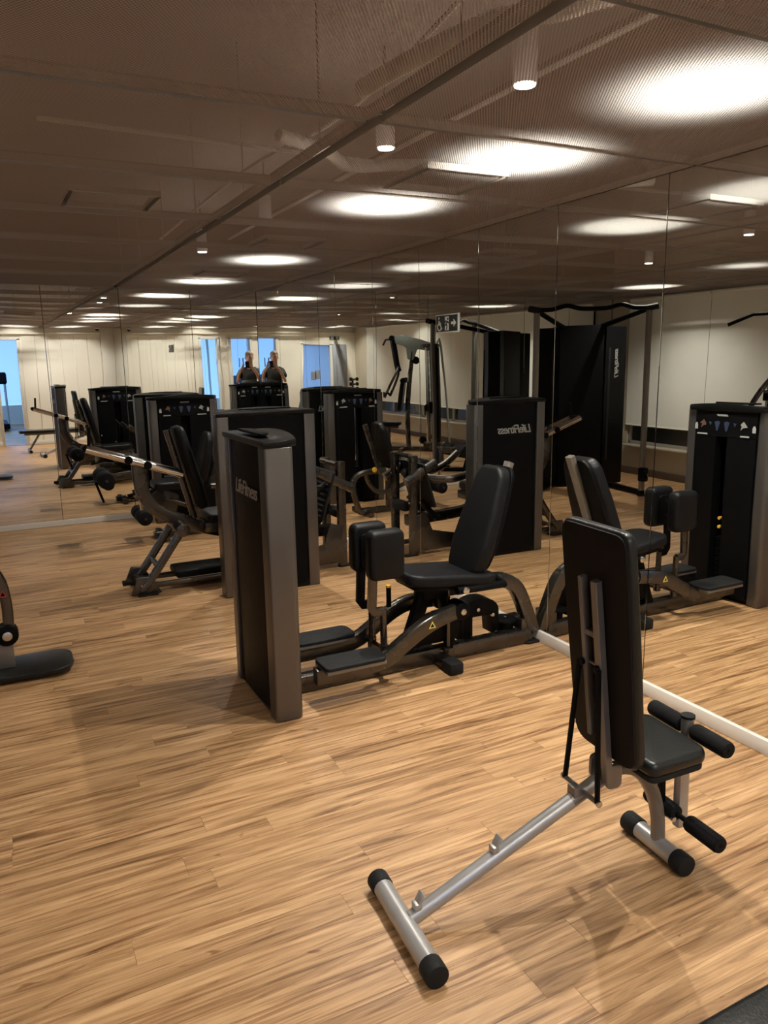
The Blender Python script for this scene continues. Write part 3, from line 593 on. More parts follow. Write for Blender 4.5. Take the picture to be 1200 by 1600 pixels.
b = B_(); tube(b, [(-1.85, Y0, .945), (-1.85, Y0, .84), (-1.838, Y0, .74), (-1.80, Y0, .65), (-1.73, Y0, .575), (-1.62, Y0, .515), (-1.45, Y0, .44), (-1.25, Y0, .375), (-.9, Y0, .30), (-.35, Y0, .28)], .036, 12, r2=.048, sm=5, square=True); T.part('main_frame', b, 'graphite')
for zz, xx in ((.2, -1.79), (.07, -1.91)): b = B_(); tube(b, [(xx, Y0-.16, zz), (xx, Y0+.16, zz)], .02, 8); T.part('leg_brace', b, 'graphite')
b = B_(); cyl(b, (-1.60, Y0-.2, .455), (-1.60, Y0+.2, .455), .05, 18, bev=.006); T.part('pivot', b, 'graphite')
b = B_(); tube(b, [(-1.97, Y0, .07), (-2.03, Y0, .065)], .02, 8); T.part('tail_stop', b, 'rubber')
b = B_(); bx(b, -1.66, -1.10, Y0-.14, Y0+.14, .08, .135, .018); T.part('carriage_cover', b, 'shroud')
bu = Vector((-.24, 0, 1)).normalized()
b = B_(); plate(b, [(-.15, 0), (.15, 0), (.17, .2), (.15, .5), (.1, .63), (-.1, .63), (-.15, .5), (-.17, .2)], (-1.455, Y0, .575), (0, 1, 0), bu, .075, .026, .05, 4); T.part('backrest', b, 'vinyl')
b = B_(); tube(b, [(-1.475, Y0, .50), (-1.635, Y0, 1.17)], .028, 10, r2=.022, square=True); T.part('backrest_post', b, 'graphite')
bolt(T, (-1.33, Y0-.16, .66), (0, -1, 0), .012, .02); bolt(T, (-1.14, Y0-.17, .56), (0, -1, 0), .012, .02)
b = B_(); plate(b, [(-.2, -.16), (.2, -.17), (.24, -.1), (.24, .1), (.2, .17), (-.2, .16)], (-1.20, Y0, .475), (1, 0, .02), (0, 1, 0), .07, .022, .05, 4); T.part('seat', b, 'vinyl')
b = B_(); bx(b, -1.42, -.95, Y0-.12, Y0+.12, .40, .475, .01); T.part('seat_carriage', b, 'graphite')
for s in (-1, 1):
    b = B_(); tube(b, [(-1.03, Y0+s*.24, .80), (-.92, Y0+s*.24, .72), (-.80, Y0+s*.24, .665), (-.66, Y0+s*.23, .645), (-.5, Y0+s*.15, .655), (-.36, Y0+s*.06, .69)], .028, 10, r2=.034, sm=4); T.part('side_arm', b, 'graphite')
    b = B_(); tube(b, [(-1.05, Y0+s*.24, .79), (-1.12, Y0+s*.24, .86)], .018, 10); T.part('hand_grip', b, 'foam')
    b = B_(); tube(b, [(-.33, Y0+s*.16, .0), (-.33, Y0+s*.16, .86)], .028, 10, r2=.034, square=True); up_ = T.part('front_post', b, 'graphite')
    for zz in (.2, .46, .68): bolt(T, (-.33+.034, Y0+s*.16, zz), (1, 0, 0), .01, .01, 'bolt', up_)
    b = B_(); plate(b, [(-.05, -.03), (.08, -.03), (.08, .03), (-.05, .03)], (-.32, Y0+s*.16, 0), (1, 0, 0), (0, 1, 0), .014, .003, .02); T.part('rubber_foot', b, 'rubber', up_)
b = B_(); plate(b, [(-.40, -.05), (.05, -.05), (.05, .26), (-.06, .28), (-.12, .12), (-.40, .06)], (-.38, Y0-.19, .09), (1, 0, 0), (0, 0, 1), -.012, .002, .01); T.part('side_plate', b, 'graphite')
b = B_(); tube(b, [(-.36, Y0-.16, .84), (-.36, Y0+.16, .84)], .02, 8); T.part('top_brace', b, 'graphite')
fu = Vector((.30, 0, 1)).normalized()
b = B_(); plate(b, rrect(.44, .40), (-.47, Y0, .60), (0, 1, 0), fu, .02, .005, .03); fp = T.part('foot_plate', b, 'rubber')
for k in range(9): b = B_(); p_ = Vector((-.47, Y0, .60))+fu*(-.17+k*.0425); tube(b, [p_+Vector((-.004, -.20, 0)), p_+Vector((-.004, .20, 0))], .008, 6); T.part('rib', b, 'cap', fp)
for s in (-1, 1):
    b = B_(); tube(b, [(-.53, Y0+s*.19, .79), (-.245, Y0+s*.19, .64)], .026, 10, r2=.036, square=True); T.part('plate_arm', b, 'graphite', fp)
    b = B_(); tube(b, [(-.60, Y0+s*.10, .28), (-.43, Y0+s*.10, .47)], .022, 10, square=True); T.part('plate_strut', b, 'shroud', fp)
b = B_(); cyl(b, (-.30, Y0-.1, .42), (-.30, Y0+.1, .42), .045, 16, bev=.01); T.part('front_bumper', b, 'rubber')
# ---------------------------------------------------------------- leg extension
T = TH('leg_extension', 'leg extension machine with foam leg rollers next to the mirrored back wall', 'gym machine', (-1.2, -1.1, 0)); Y0 = -1.16
tower(T, (-.985, -.345, 0), (0, -1, 0), .71, 1.31, logo_u=0., pins=False, pic=1)
b = B_(); tube(b, [(-.68, Y0, .04), (-1.50, Y0, .04)], .034, 10, r2=.03, square=True); T.part('base_beam', b, 'graphite')
for xx in (-.72, -1.42): b = B_(); tube(b, [(xx, Y0-.22, .03), (xx, Y0+.22, .03)], .03, 10, r2=.026, square=True); T.part('cross_foot', b, 'graphite')
b = B_(); tube(b, [(-.70, Y0-.12, .05), (-.655, Y0-.12, .05), (-.62, Y0-.12, .08), (-.575, Y0-.12, .22), (-.555, Y0-.12, .36), (-.60, Y0-.12, .44), (-.70, Y0-.12, .475), (-.95, Y0-.1, .48)], .032, 10, sm=5); T.part('rear_loop', b, 'graphite')
b = B_(); tube(b, [(-.70, Y0-.12, .47), (-.74, Y0-.12, .36), (-.82, Y0-.12, .27), (-.95, Y0-.12, .25), (-1.15, Y0-.1, .30), (-1.45, Y0-.06, .42)], .024, 10, sm=5); T.part('under_tube', b, 'graphite')
b = B_(); tube(b, [(-1.05, Y0, .06), (-1.05, Y0, .45)], .034, 10, square=True); T.part('seat_post', b, 'graphite')
b = B_(); plate(b, [(-.26, -.17), (.2, -.17), (.2, .17), (-.26, .17)], (-1.22, Y0, .48), (1, 0, 0), (0, 1, 0), .075, .024, .06, 4); T.part('seat', b, 'vinyl')
bu = Vector((.27, 0, 1)).normalized()
b = B_(); plate(b, [(-.15, 0), (.15, 0), (.17, .2), (.14, .42), (.08, .48), (-.08, .48), (-.14, .42), (-.17, .2)], (-1.0, Y0, .52), (0, -1, 0), bu, .075, .026, .05, 4); T.part('backrest', b, 'vinyl')
b = B_(); tube(b, [(-.93, Y0, .46), (-.765, Y0, .97)], .022, 10, r2=.026, square=True); T.part('backrest_post', b, 'graphite')
b = B_(); cyl(b, (-.80, Y0-.155, .50), (-.80, Y0-.135, .50), .028, 14, bev=.004); T.part('adjust_knob', b, 'yellow')
b = B_(); tube(b, [(-1.40, Y0, .44), (-1.62, Y0, .46), (-1.66, Y0, .45)], .03, 10, r2=.04, square=True); T.part('front_frame', b, 'graphite')
b = B_(); tube(b, [(-1.62, Y0-.12, .66), (-1.88, Y0-.12, .635)], .024, 10, r2=.034, square=True); bx(b, -1.66, -1.59, Y0-.155, Y0-.085, .42, .69, .01); lv = T.part('lever_arm', b, 'graphite')
b = B_(); tube(b, [(-1.62, Y0-.12, .43), (-1.605, Y0-.12, .25)], .016, 10); T.part('lever_rod', b, 'chrome', lv)
b = B_(); tube(b, [(-1.73, Y0-.15, .465), (-1.66, Y0-.14, .475)], .012, 8); T.part('range_pin', b, 'shroud', lv); bolt(T, (-1.735, Y0-.15, .465), (-1, 0, 0), .012, .01, 'bolt', lv)
for xx, zz, r_, l_ in ((-1.91, .625, .075, .21), (-1.60, .245, .068, .20)):
    b = B_(); cyl(b, (xx, Y0-l_-.03, zz), (xx, Y0-.03, zz), r_, 24, bev=.014); rl = T.part('foam_roller', b, 'foam', lv)
    b = B_(); cyl(b, (xx, Y0+.03, zz), (xx, Y0+l_, zz), r_, 24, bev=.014); T.part('foam_roller', b, 'foam', lv)
    b = B_(); cyl(b, (xx, Y0-l_-.05, zz), (xx, Y0+l_+.02, zz), .014, 10); T.part('roller_axle', b, 'graphite', lv)
b = B_(); plate(b, [(-.1, -.03), (.1, -.03), (.1, .03), (-.1, .03)], (-1.98, Y0-.15, .515), (.3, 0, -1), (0, 1, 0), .02, .004, .01); T.part('ankle_guard', b, 'shroud', lv)
b = B_(); plate(b, [(-.12, -.02), (.16, -.05), (.2, .12), (.02, .2), (-.1, .12)], (-1.45, Y0-.09, .30), (1, 0, 0), (0, 0, 1), -.02, .003, .03); T.part('cam_plate', b, 'graphite')
for s in (-1, 1): b = B_(); tube(b, [(-1.05, Y0+s*.22, .46), (-1.12, Y0+s*.24, .5), (-1.2, Y0+s*.24, .54), (-1.32, Y0+s*.24, .55)], .016, 8, sm=4); T.part('hand_grip', b, 'rubber')
# ---------------------------------------------------------------- folding sit-up bench in the foreground
def bench_front():
    T = TH('exercise_bench', 'silver folding bench with upright black backrest board and foam rollers in front', 'bench', (-1.3, -6.83, 0))
    A = math.radians(-4.6); R3 = Matrix.Rotation(A, 3, 'Z'); C0 = Vector((-1.35, -6.828, 0))
    def q(x, y, z): return C0 + R3 @ Vector((x+1.35, y, z))       # x world-like along the bench, y across
    ex = R3 @ Vector((1, 0, 0)); ey = R3 @ Vector((0, 1, 0))
    b = B_(); tube(b, [q(-1.82, .185, .034), q(-1.82, -.185, .034)], .031, 16); rb = T.part('rear_foot_bar', b, 'silver')
    for s in (-1, 1): b = B_(); cyl(b, q(-1.82, s*.165, .034), q(-1.82, s*.218, .034), .0345, 18, bev=.004); T.part('end_cap', b, 'rubber', rb)
    b = B_(); tube(b, [q(-.888, .11, .034), q(-.888, -.09, .034)], .031, 16); fb = T.part('front_foot_bar', b, 'silver')
    for s, e in ((1, .150), (-1, -.135)): b = B_(); cyl(b, q(-.888, s*.085, .034), q(-.888, e, .034), .036, 18, bev=.004); T.part('end_cap', b, 'rubber', fb)
    b = B_(); tube(b, [q(-1.80, 0, .045), q(-1.10, 0, .350)], .0235, 14); lt = T.part('long_tube', b, 'silver')
    b = B_(); tube(b, [q(-1.25, 0, .285), q(-1.12, 0, .343), q(-1.06, 0, .356), q(-.985, 0, .325), q(-.925, 0, .24), q(-.895, 0, .14), q(-.888, 0, .05)], .0235, 14, sm=5); T.part('front_arch', b, 'taupe')
    for t_ in (.03, .44):
        p_ = q(-1.80, 0, .045).lerp(q(-1.17, 0, .32), t_)
        b = B_(); box(b, p_+Vector((0, 0, .030)), (.022, .03, .022), .003, R3); box(b, p_+Vector((.0, 0, .053))+ex*.010, (.008, .03, .034), .003, R3 @ Matrix.Rotation(.55, 3, 'Y')); T.part('height_catch', b, 'silver', lt)
    b = B_(); box(b, q(-1.235, 0, .318), (.03, .04, .035), .004, R3); cyl(b, q(-1.212, .088, .315), q(-1.212, -.088, .315), .008, 10); T.part('strut_clamp', b, 'taupe', lt)
    # backrest board, tipped slightly back
    lean = (R3 @ Vector((-.112, 0, 1))).normalized(); bn = ey.cross(lean)
    rl0 = q(-1.142, -.005, .365); bo = rl0 + bn*.022 + lean*.05
    b = B_(); plate(b, [(-.150, .0), (.150, .0), (.158, .45), (.155, .755), (-.155, .755), (-.158, .45)], bo, ey, lean, .034, .011, [.06, .06, .3, .045, .045, .3], 4); board = T.part('backrest', b, 'bench_vinyl')
    b = B_(); plate(b, [(-.143, .008), (.143, .008), (.151, .45), (.148, .747), (-.148, .747), (-.151, .45)], bo-bn*.006, ey, lean, .008, .002, [.06, .06, .3, .045, .045, .3], 2); T.part('backing_board', b, 'board_back', board)
    for s in (-1, 1):
        b = B_(); p0 = rl0+ey*(s*.032); tube(b, [p0-lean*(.02 if s < 0 else -.12), p0+lean*.645], .0135 if s < 0 else .009, 8, r2=.014, square=True); T.part('support_rail', b, 'taupe', board)
        b = B_(); tube(b, [q(-1.212, s*.082, .315), rl0-bn*.020+lean*.37+ey*(s*.046)], .009, 8); T.part('back_strut', b, 'shroud')
        bolt(T, q(-1.212, s*.086, .315), ey*s, .011, .009); bolt(T, rl0-bn*.014+lean*.37+ey*(s*.036), -bn, .012, .012, 'shroud')
    for hh in (.47, .37): b = B_(); p0 = rl0+lean*hh; tube(b, [p0-ey*.036, p0+ey*.036], .004 if hh < .4 else .010, 8, square=True); T.part('rail_cross_bar', b, 'taupe', board)
    for yo in (-.047, .035): b = B_(); plate(b, [(-.028, -.03), (.028, -.03), (.028, .05), (-.028, .05)], q(-1.12, yo, .35), ex, (0, 0, 1), -.012, .002, .02); T.part('hinge_plate', b, 'taupe')
    # seat
    b = B_(); plate(b, [(-.10, -.160), (.115, -.150), (.14, -.12), (.14, .12), (.115, .14), (-.10, .155)], q(-.985, -.01, .40), ex, ey, .052, .022, .035, 5); T.part('seat', b, 'bench_vinyl')
    b = B_(); plate(b, [(-.095, -.155), (.11, -.146), (.135, -.115), (.135, .115), (.11, .135), (-.095, .15)], q(-.985, -.01, .386), ex, ey, .018, .003, .03); T.part('seat_board', b, 'rubber')
    b = B_(); tube(b, [q(-.808, -.005, .40), q(-.80, -.005, .085)], .016, 10, r2=.022, square=True); T.part('leg_post', b, 'silver')
    b = B_(); tube(b, [q(-.862, .03, .385), q(-.852, .03, .10)], .011, 8, square=True); T.part('adjust_bar', b, 'shroud')
    b = B_(); tube(b, [q(-.90, 0, .375), q(-.80, 0, .385)], .016, 8, square=True); T.part('stem_arm', b, 'shroud')
    b = B_(); cyl(b, q(-.85, .055, .13), q(-.85, -.03, .13), .009, 8); T.part('locking_pin', b, 'bolt')
    b = B_(); cyl(b, q(-.81, -.02, .385), q(-.81, -.02, .488), .021, 14, bev=.003); T.part('roller_stem', b, 'taupe'); b = B_(); cyl(b, q(-.81, -.02, .486), q(-.81, -.02, .495), .023, 14); T.part('stem_cap', b, 'rubber')
    for (xx, zz, m_, yc) in ((-.81, .452, .17, -.025), (-.835, .145, .165, -.05)):
        b = B_(); cyl(b, q(xx, yc-m_-.002, zz), q(xx, yc+m_+.002, zz), .009, 10); ax = T.part('roller_axle', b, 'shroud')
        for s in (-1, 1): b = B_(); cyl(b, q(xx, yc+s*.024, zz), q(xx, yc+s*m_, zz), .028, 20, bev=.011); T.part('foam_roller', b, 'foam', ax)
bench_front()
# ---------------------------------------------------------------- flat bench near the camera
T = TH('flat_bench', 'low flat black padded bench cut off at the bottom right corner', 'bench', (-1.55, -7.83, 0))
b = B_(); plate(b, [(-.62, -.15), (.62, -.15), (.62, .15), (-.62, .15)], (-1.52, -7.825, .365), (1, 0, 0), (0, 1, 0), .055, .016, .05, 4); T.part('bench_pad', b, 'bench_vinyl')
b = B_(); tube(b, [(-2.05, -7.825, .345), (-.98, -7.825, .345)], .022, 10, square=True); T.part('spine_tube', b, 'taupe')
for xx, s in ((-1.98, -1), (-1.06, 1)):
    b = B_(); tube(b, [(xx-s*.2, -7.825, .34), (xx, -7.825, .05)], .02, 10); T.part('leg', b, 'taupe')
    b = B_(); tube(b, [(xx, -7.825-.2, .03), (xx, -7.825+.2, .03)], .026, 12); fb = T.part('foot_bar', b, 'taupe')
    for e in (-1, 1): b = B_(); cyl(b, (xx, -7.825+e*.19, .03), (xx, -7.825+e*.235, .03), .03, 14, bev=.004); T.part('end_cap', b, 'rubber', fb)
# ---------------------------------------------------------------- multi gym on the left
MG = Vector((-4.2, -3.55, 0)); ma = math.radians(-36); md = Vector((math.cos(ma), math.sin(ma), 0)); ml_ = Vector((-math.sin(ma), math.cos(ma), 0))
def g(x, y, z): return MG + md*x + ml_*y + Vector((0, 0, z))
RM = Matrix.Rotation(ma, 3, 'Z'); ZV = Vector((0, 0, 1))
T = TH('multi_gym', 'multi gym with lat bar, press arms and chrome column left of the leg machines', 'gym machine', MG)
b = B_(); tube(b, [g(-.32, 0, .045), g(1.3, 0, .045)], .035, 10, r2=.04, square=True); T.part('base_beam', b, 'graphite')
for xx, l_ in ((-.3, .36), (.55, .30)): b = B_(); tube(b, [g(xx, -l_, .035), g(xx, l_, .035)], .032, 10, r2=.03, square=True); T.part('cross_foot', b, 'graphite')
b = B_(); box(b, g(-.06, 0, 1.0), (.16, .30, 1.72), .03, RM); T.part('stack_cover', b, 'shroud')
b = B_(); box(b, g(.03, 0, 1.12), (.012, .13, 1.32), .004, RM); sc_ = T.part('exercise_chart', b, 'mg_panel'); b = B_(); box(b, g(.038, 0, 1.73), (.006, .12, .09), .002, RM); T.part('chart_heading', b, 'decal_red', sc_)
for k_ in range(8): b = B_(); box(b, g(.038, 0, 1.60-k_*.145), (.006, .09, .09), .002, RM); T.part('chart_picture', b, 'board_back', sc_)
for s in (-1, 1): b = B_(); tube(b, [g(.09, s*.12, .08), g(.09, s*.12, 1.86)], .022, 12); T.part('guide_tube', b, 'chrome')
b = B_(); box(b, g(0, 0, 1.88), (.30, .34, .06), .02, RM); box(b, g(0, 0, .12), (.34, .36, .10), .015, RM); T.part('stack_caps', b, 'graphite')
b = B_(); plate(b, [(-.05, -.10), (.25, -.06), (.33, -.26), (.44, -.24), (.46, -.02), (.72, .06), (.74, .15), (.55, .20), (.2, .12), (-.05, .04)], g(.02, .03, 1.88), md, ZV, .06, .006, .03); T.part('top_beam', b, 'mg_plate')
b = B_(); tube(b, [g(-.1, 0, 1.9), g(-.18, 0, 1.86), g(-.33, 0, .08)], .02, 10, sm=3); T.part('rear_stay', b, 'silver')
b = B_(); tube(b, [g(.74, -.10, 2.02), g(.74, .10, 2.02)], .045, 14); T.part('top_pulley', b, 'shroud')
b = B_(); tube(b, [g(.80, -.50, 1.90), g(.80, -.30, 1.985), g(.80, 0, 1.995), g(.80, .30, 1.985), g(.80, .50, 1.90)], .016, 10); T.part('lat_bar', b, 'shroud')
b = B_(); tube(b, [g(.80, 0, 1.985), g(.77, 0, 2.04)], .006, 6); T.part('lat_hook', b, 'chrome')
b = B_(); tube(b, [g(.46, 0, .06), g(.46, 0, .9), g(.36, 0, 1.78)], .03, 10, r2=.035, square=True, sm=4); T.part('upright', b, 'graphite')
b = B_(); tube(b, [g(.74, 0, 2.0), g(.66, 0, 1.55), g(.62, 0, 1.42)], .05, 10, r2=.04, square=True); pa = T.part('press_frame', b, 'shroud')
for s in (-1, 1):
    b = B_(); tube(b, [g(.63, s*.04, 1.50), g(.66, s*.16, 1.36), g(.74, s*.26, 1.16), g(.82, s*.28, .98)], .024, 10, sm=4); T.part('press_arm', b, 'graphite', pa)
    b = B_(); cyl(b, g(.82, s*.29, 1.0), g(.86, s*.12, 1.06), .02, 12); T.part('hand_grip', b, 'foam', pa)
    b = B_(); cyl(b, g(.52, s*.09, 1.26), g(.52, s*.17, 1.26), .05, 14, bev=.008); T.part('fly_pulley', b, 'shroud')
b = B_(); plate(b, rrect(.26, .52), g(.53, 0, .98), ml_, (md*-.12+ZV), .07, .022, .08, 4); T.part('backrest', b, 'vinyl')
b = B_(); plate(b, rrect(.40, .30), g(.78, 0, .47), md, ml_, .07, .022, .08, 4); T.part('seat', b, 'vinyl')
b = B_(); tube(b, [g(.62, 0, .44), g(.98, 0, .44), g(1.06, 0, .36)], .026, 10, square=True, sm=3); T.part('seat_frame', b, 'graphite')
b = B_(); tube(b, [g(.80, 0, .05), g(.80, 0, .44)], .028, 10, square=True); T.part('seat_post', b, 'graphite')
for zz, xx in ((.45, 1.06), (.18, 1.10)): b = B_(); cyl(b, g(xx, -.2, zz), g(xx, .2, zz), .05, 18, bev=.012); T.part('leg_roller', b, 'foam')
b = B_(); tube(b, [g(1.06, 0, .46), g(1.1, 0, .16)], .02, 8, square=True); T.part('leg_lever', b, 'graphite')
for xx, zz in ((.30, 1.62), (.2, .2)): b = B_(); cyl(b, g(xx, -.015, zz), g(xx, .015, zz), .07, 18, bev=.004); T.part('cable_pulley', b, 'shroud')
b = B_(); tube(b, [g(.30, 0, 1.69), g(.72, 0, 2.05)], .004, 6); tube(b, [g(.23, 0, .2), g(.23, 0, 1.62)], .004, 6); T.part('cable', b, 'shroud')
# leg press arm whose foot plate reaches into the picture on the left edge
b = B_(); tube(b, [(-3.10, -4.12, .86), (-2.95, -4.12, .76), (-2.815, -4.10, .56), (-2.785, -4.10, .40), (-2.79, -4.10, .24)], .036, 12, r2=.028, sm=4, square=True); la = T.part('press_lever', b, 'graphite')
b = B_(); tube(b, [(-3.10, -4.12, .86), (-3.38, -4.15, .52)], .03, 10, square=True); T.part('lever_link', b, 'graphite', la)
b = B_(); cyl(b, (-2.80, -4.065, .235), (-2.80, -4.155, .235), .058, 22, bev=.006); T.part('pivot_cover', b, 'shroud', la)
bolt(T, (-2.798, -4.155, .235), (0, -1, 0), .026, .01, 'bolt', la)
b = B_(); bx(b, -2.88, -2.775, -4.14, -4.09, .05, .21, .008); T.part('plate_bracket', b, 'taupe', la)
b = B_(); plate(b, [(-.62, -.13), (.10, -.165), (.155, -.08), (.155, .11), (.09, .17), (-.62, .13)], (-2.64, -4.115, .022), (1, 0, .0), (0, 1, 0), .028, .006, .05); T.part('foot_plate', b, 'bench_vinyl', la)
decal(T, (-2.797, -4.140, .465), (1, 0, 0), ZV, .022, 'decal_red', la)
# ---------------------------------------------------------------- cable trainer in the left back corner
FC = Vector((-3.50, -1.58, 0)); FF = Vector((.52, -.854, 0)).normalized(); FL = ZV.cross(FF)      # FL = left of its facing
def q_(u, d, z): return FC + FL*u + FF*d + ZV*z
T = TH('cable_trainer', 'tall black dual cable trainer with pull-up bar in the left back corner', 'gym machine', q_(0, -.8, 0))
def shroud_panel(nm, pts, z0, z1): b = B_(); plate(b, pts, q_(0, 0, z0), FL, FF, -(z1-z0) if FL.cross(FF).z < 0 else z1-z0, .008, 0, 2); return T.part(nm, b, 'shroud')
shroud_panel('centre_cover', [(-.26, -.62), (.26, -.62), (.30, -.95), (-.30, -.95)], .03, 2.02)
for s in (-1, 1):
    w_ = shroud_panel('side_cover', [(s*.275, -.60), (s*.57, -.82), (s*.55, -1.0), (s*.31, -.95)], .03, 2.0)
    b = B_(); plate(b, [(-.015, .35), (.015, .35), (.015, 1.75), (-.015, 1.75)], q_(s*.33, -.6395, 0), FL, ZV, .004); T.part('stack_slot', b, 'shroud_inside', w_)
    b = B_(); tube(b, [q_(s*.36, -.62, .04), q_(s*.64, .02, .035)], .032, 10, r2=.03, square=True); T.part('base_arm', b, 'shroud')
    b = B_(); plate(b, rrect(.12, .12), q_(s*.64, .02, 0), FL, FF, .012 if FL.cross(FF).z > 0 else -.012, .003, .03); T.part('foot_pad', b, 'rubber')
    b = B_(); tube(b, [q_(s*.63, 0, .06), q_(s*.63, 0, 2.16)], .026, 12, r2=.032, square=True); po = T.part('front_post', b, 'taupe')
    b = B_(); tube(b, [q_(s*.22, -.66, 2.0), q_(s*.63, 0, 2.17)], .03, 12); T.part('top_arm', b, 'shroud')
    zc = .26 if s < 0 else .95
    b = B_(); box(b, q_(s*.63, .05, zc), (.10, .09, .17), .02); T.part('pulley_carriage', b, 'shroud', po)
    b = B_(); cyl(b, q_(s*.63-.02, .11, zc), q_(s*.63+.02, .11, zc), .055, 16, bev=.004); T.part('pulley_wheel', b, 'shroud', po)
    bolt(T, q_(s*.63-.03, .11, zc), -FL, .014, .01, 'bolt', po)
    b = B_(); tube(b, [q_(s*.63, -.05, .1), q_(s*.63, -.05, 2.1)], .004, 6); T.part('cable', b, 'shroud', po)
    b = B_(); tube(b, [q_(s*.60, .0, 2.17), q_(s*.72, .05, 2.19)], .036, 12); T.part('bar_end', b, 'rubber')
b = B_(); tube(b, [q_(-.66, 0, 2.18), q_(-.46, 0, 2.18), q_(-.3, .04, 2.215), q_(-.14, .02, 2.18), q_(.14, .02, 2.18), q_(.3, .04, 2.215), q_(.46, 0, 2.18), q_(.66, 0, 2.18)], .026, 12, sm=4); T.part('pull_up_bar', b, 'shroud')
nrm = (FL*-.22+FF*.295).normalized()
nr = Vector((0, 0, 0)) + (FL*(.60)+FF*.80).normalized()
put_text(T, 'logo', LOGO, .10, q_(-.43, -.705, 1.55) + (FF*.8-FL*.6).normalized()*.004, ZV, -(FL*.8+FF*.6).normalized() if False else (FF*.8-FL*.6).normalized().cross(ZV), 'logo', .28)
# ---------------------------------------------------------------- dumbbell stand and dumbbells by the rear wall
T = TH('dumbbell_stand', 'narrow upright dumbbell stand by the rear door', 'rack', (-4.78, -8.6, 0)); dx, dy = -4.78, -8.6
b = B_(); tube(b, [(dx, dy, .03), (dx, dy, 1.22)], .022, 10, square=True); T.part('post', b, 'graphite')
for a in ((-.2, -.18), (.2, -.18), (0, .22)): b = B_(); tube(b, [(dx, dy, .05), (dx+a[0], dy+a[1], .02)], .02, 8); T.part('leg', b, 'graphite')
dn = ['topmost on the stand', 'second from the top of the stand', 'third from the top of the stand', 'second from the bottom of the stand', 'lowest on the stand']
dbme = None
for i in range(5):
    zz = 1.20-i*.115
    b = B_(); bx(b, dx-.03, dx+.03, dy-.055, dy+.055, zz-.034, zz-.020, .003); T.part('cradle', b, 'graphite')
    Td = TH('dumbbell', 'small black dumbbell, ' + dn[i], 'dumbbell', (dx, dy+.085, zz), 'dumbbells on the stand')
    b = B_(); cyl(b, (dx-.06, dy+.085, zz), (dx+.06, dy+.085, zz), .014, 10); Td.part('handle', b, 'graphite')
    for s in (-1, 1): b = B_(); cyl(b, (dx+s*.055, dy+.085, zz), (dx+s*.115, dy+.085, zz), .042, 12, bev=.008); Td.part('weight_head', b, 'rubber')
    b = B_(); bx(b, dx-.03, dx+.03, dy+.02, dy+.13, zz-.026, zz-.014, .003); T.part('cradle_lip', b, 'graphite')
# ---------------------------------------------------------------- next room: treadmill and high stools
def treadmill(x, y):
    T = TH('treadmill', 'black treadmill seen through the opening in the blue lit next room', 'treadmill', (x, y, 0))
    b = B_(); bx(b, x-.38, x+.38, y-.9, y+.75, .05, .19, .03); T.part('deck', b, 'shroud'); b = B_(); bx(b, x-.25, x+.25, y-.8, y+.7, .188, .198, .003); T.part('belt', b, 'rubber')
    for s in (-1, 1):
        b = B_(); tube(b, [(x+s*.36, y+.6, .15), (x+s*.36, y+.5, .8), (x+s*.36, y+.4, 1.3)], .03, 10, sm=3); T.part('upright', b, 'silver')
        b = B_(); tube(b, [(x+s*.36, y+.45, 1.05), (x+s*.36, y+.0, 1.0)], .022, 8); T.part('handrail', b, 'shroud')
        b = B_(); bx(b, x+s*.3-.05, x+s*.3+.05, y-.6, y-.5, 0, .06, .005); T.part('foot', b, 'rubber')
    b = B_(); box(b, (x, y+.42, 1.36), (.84, .12, .34), .05, Matrix.Rotation(.5, 3, 'X')); T.part('console', b, 'shroud'); b = B_(); box(b, (x, y+.355, 1.375), (.3, .01, .2), .003, Matrix.Rotation(.5, 3, 'X')); T.part('screen', b, 'dark_glass')
treadmill(-2.42, -13.9)
def stool(x, y, label):
    T = TH('high_stool', label, 'stool', (x, y, 0), 'high stools in the next room')
    b = B_(); plate(b, rrect(.38, .38), (x, y, .76), (1, 0, 0), (0, 1, 0), .05, .015, .08); T.part('seat', b, 'seat_blue')
    b = B_(); plate(b, rrect(.42, .36), (x, y-.18, 1.16), (1, 0, 0), (0, -.1, 1), .04, .012, .1); T.part('backrest', b, 'seat_blue')
    for s in (-1, 1):
        for e in (-1, 1): b = B_(); tube(b, [(x+s*.14, y+e*.14, .77), (x+s*.2, y+e*.2, 0)], .012, 8); T.part('leg', b, 'silver')
        b = B_(); tube(b, [(x+s*.12, y-.17, .78), (x+s*.12, y-.2, 1.1)], .01, 8); T.part('back_rod', b, 'silver')
    b = B_(); tube(b, [(x-.18, y+.18, .25), (x+.18, y+.18, .25), (x+.18, y-.18, .25), (x-.18, y-.18, .25), (x-.18, y+.18, .25)], .009, 6); T.part('foot_ring', b, 'silver')
stool(-3.2, -11.0, 'dark high stool behind the glass door, nearer the opening'); stool(-3.75, -11.35, 'dark high stool behind the glass door, further left')
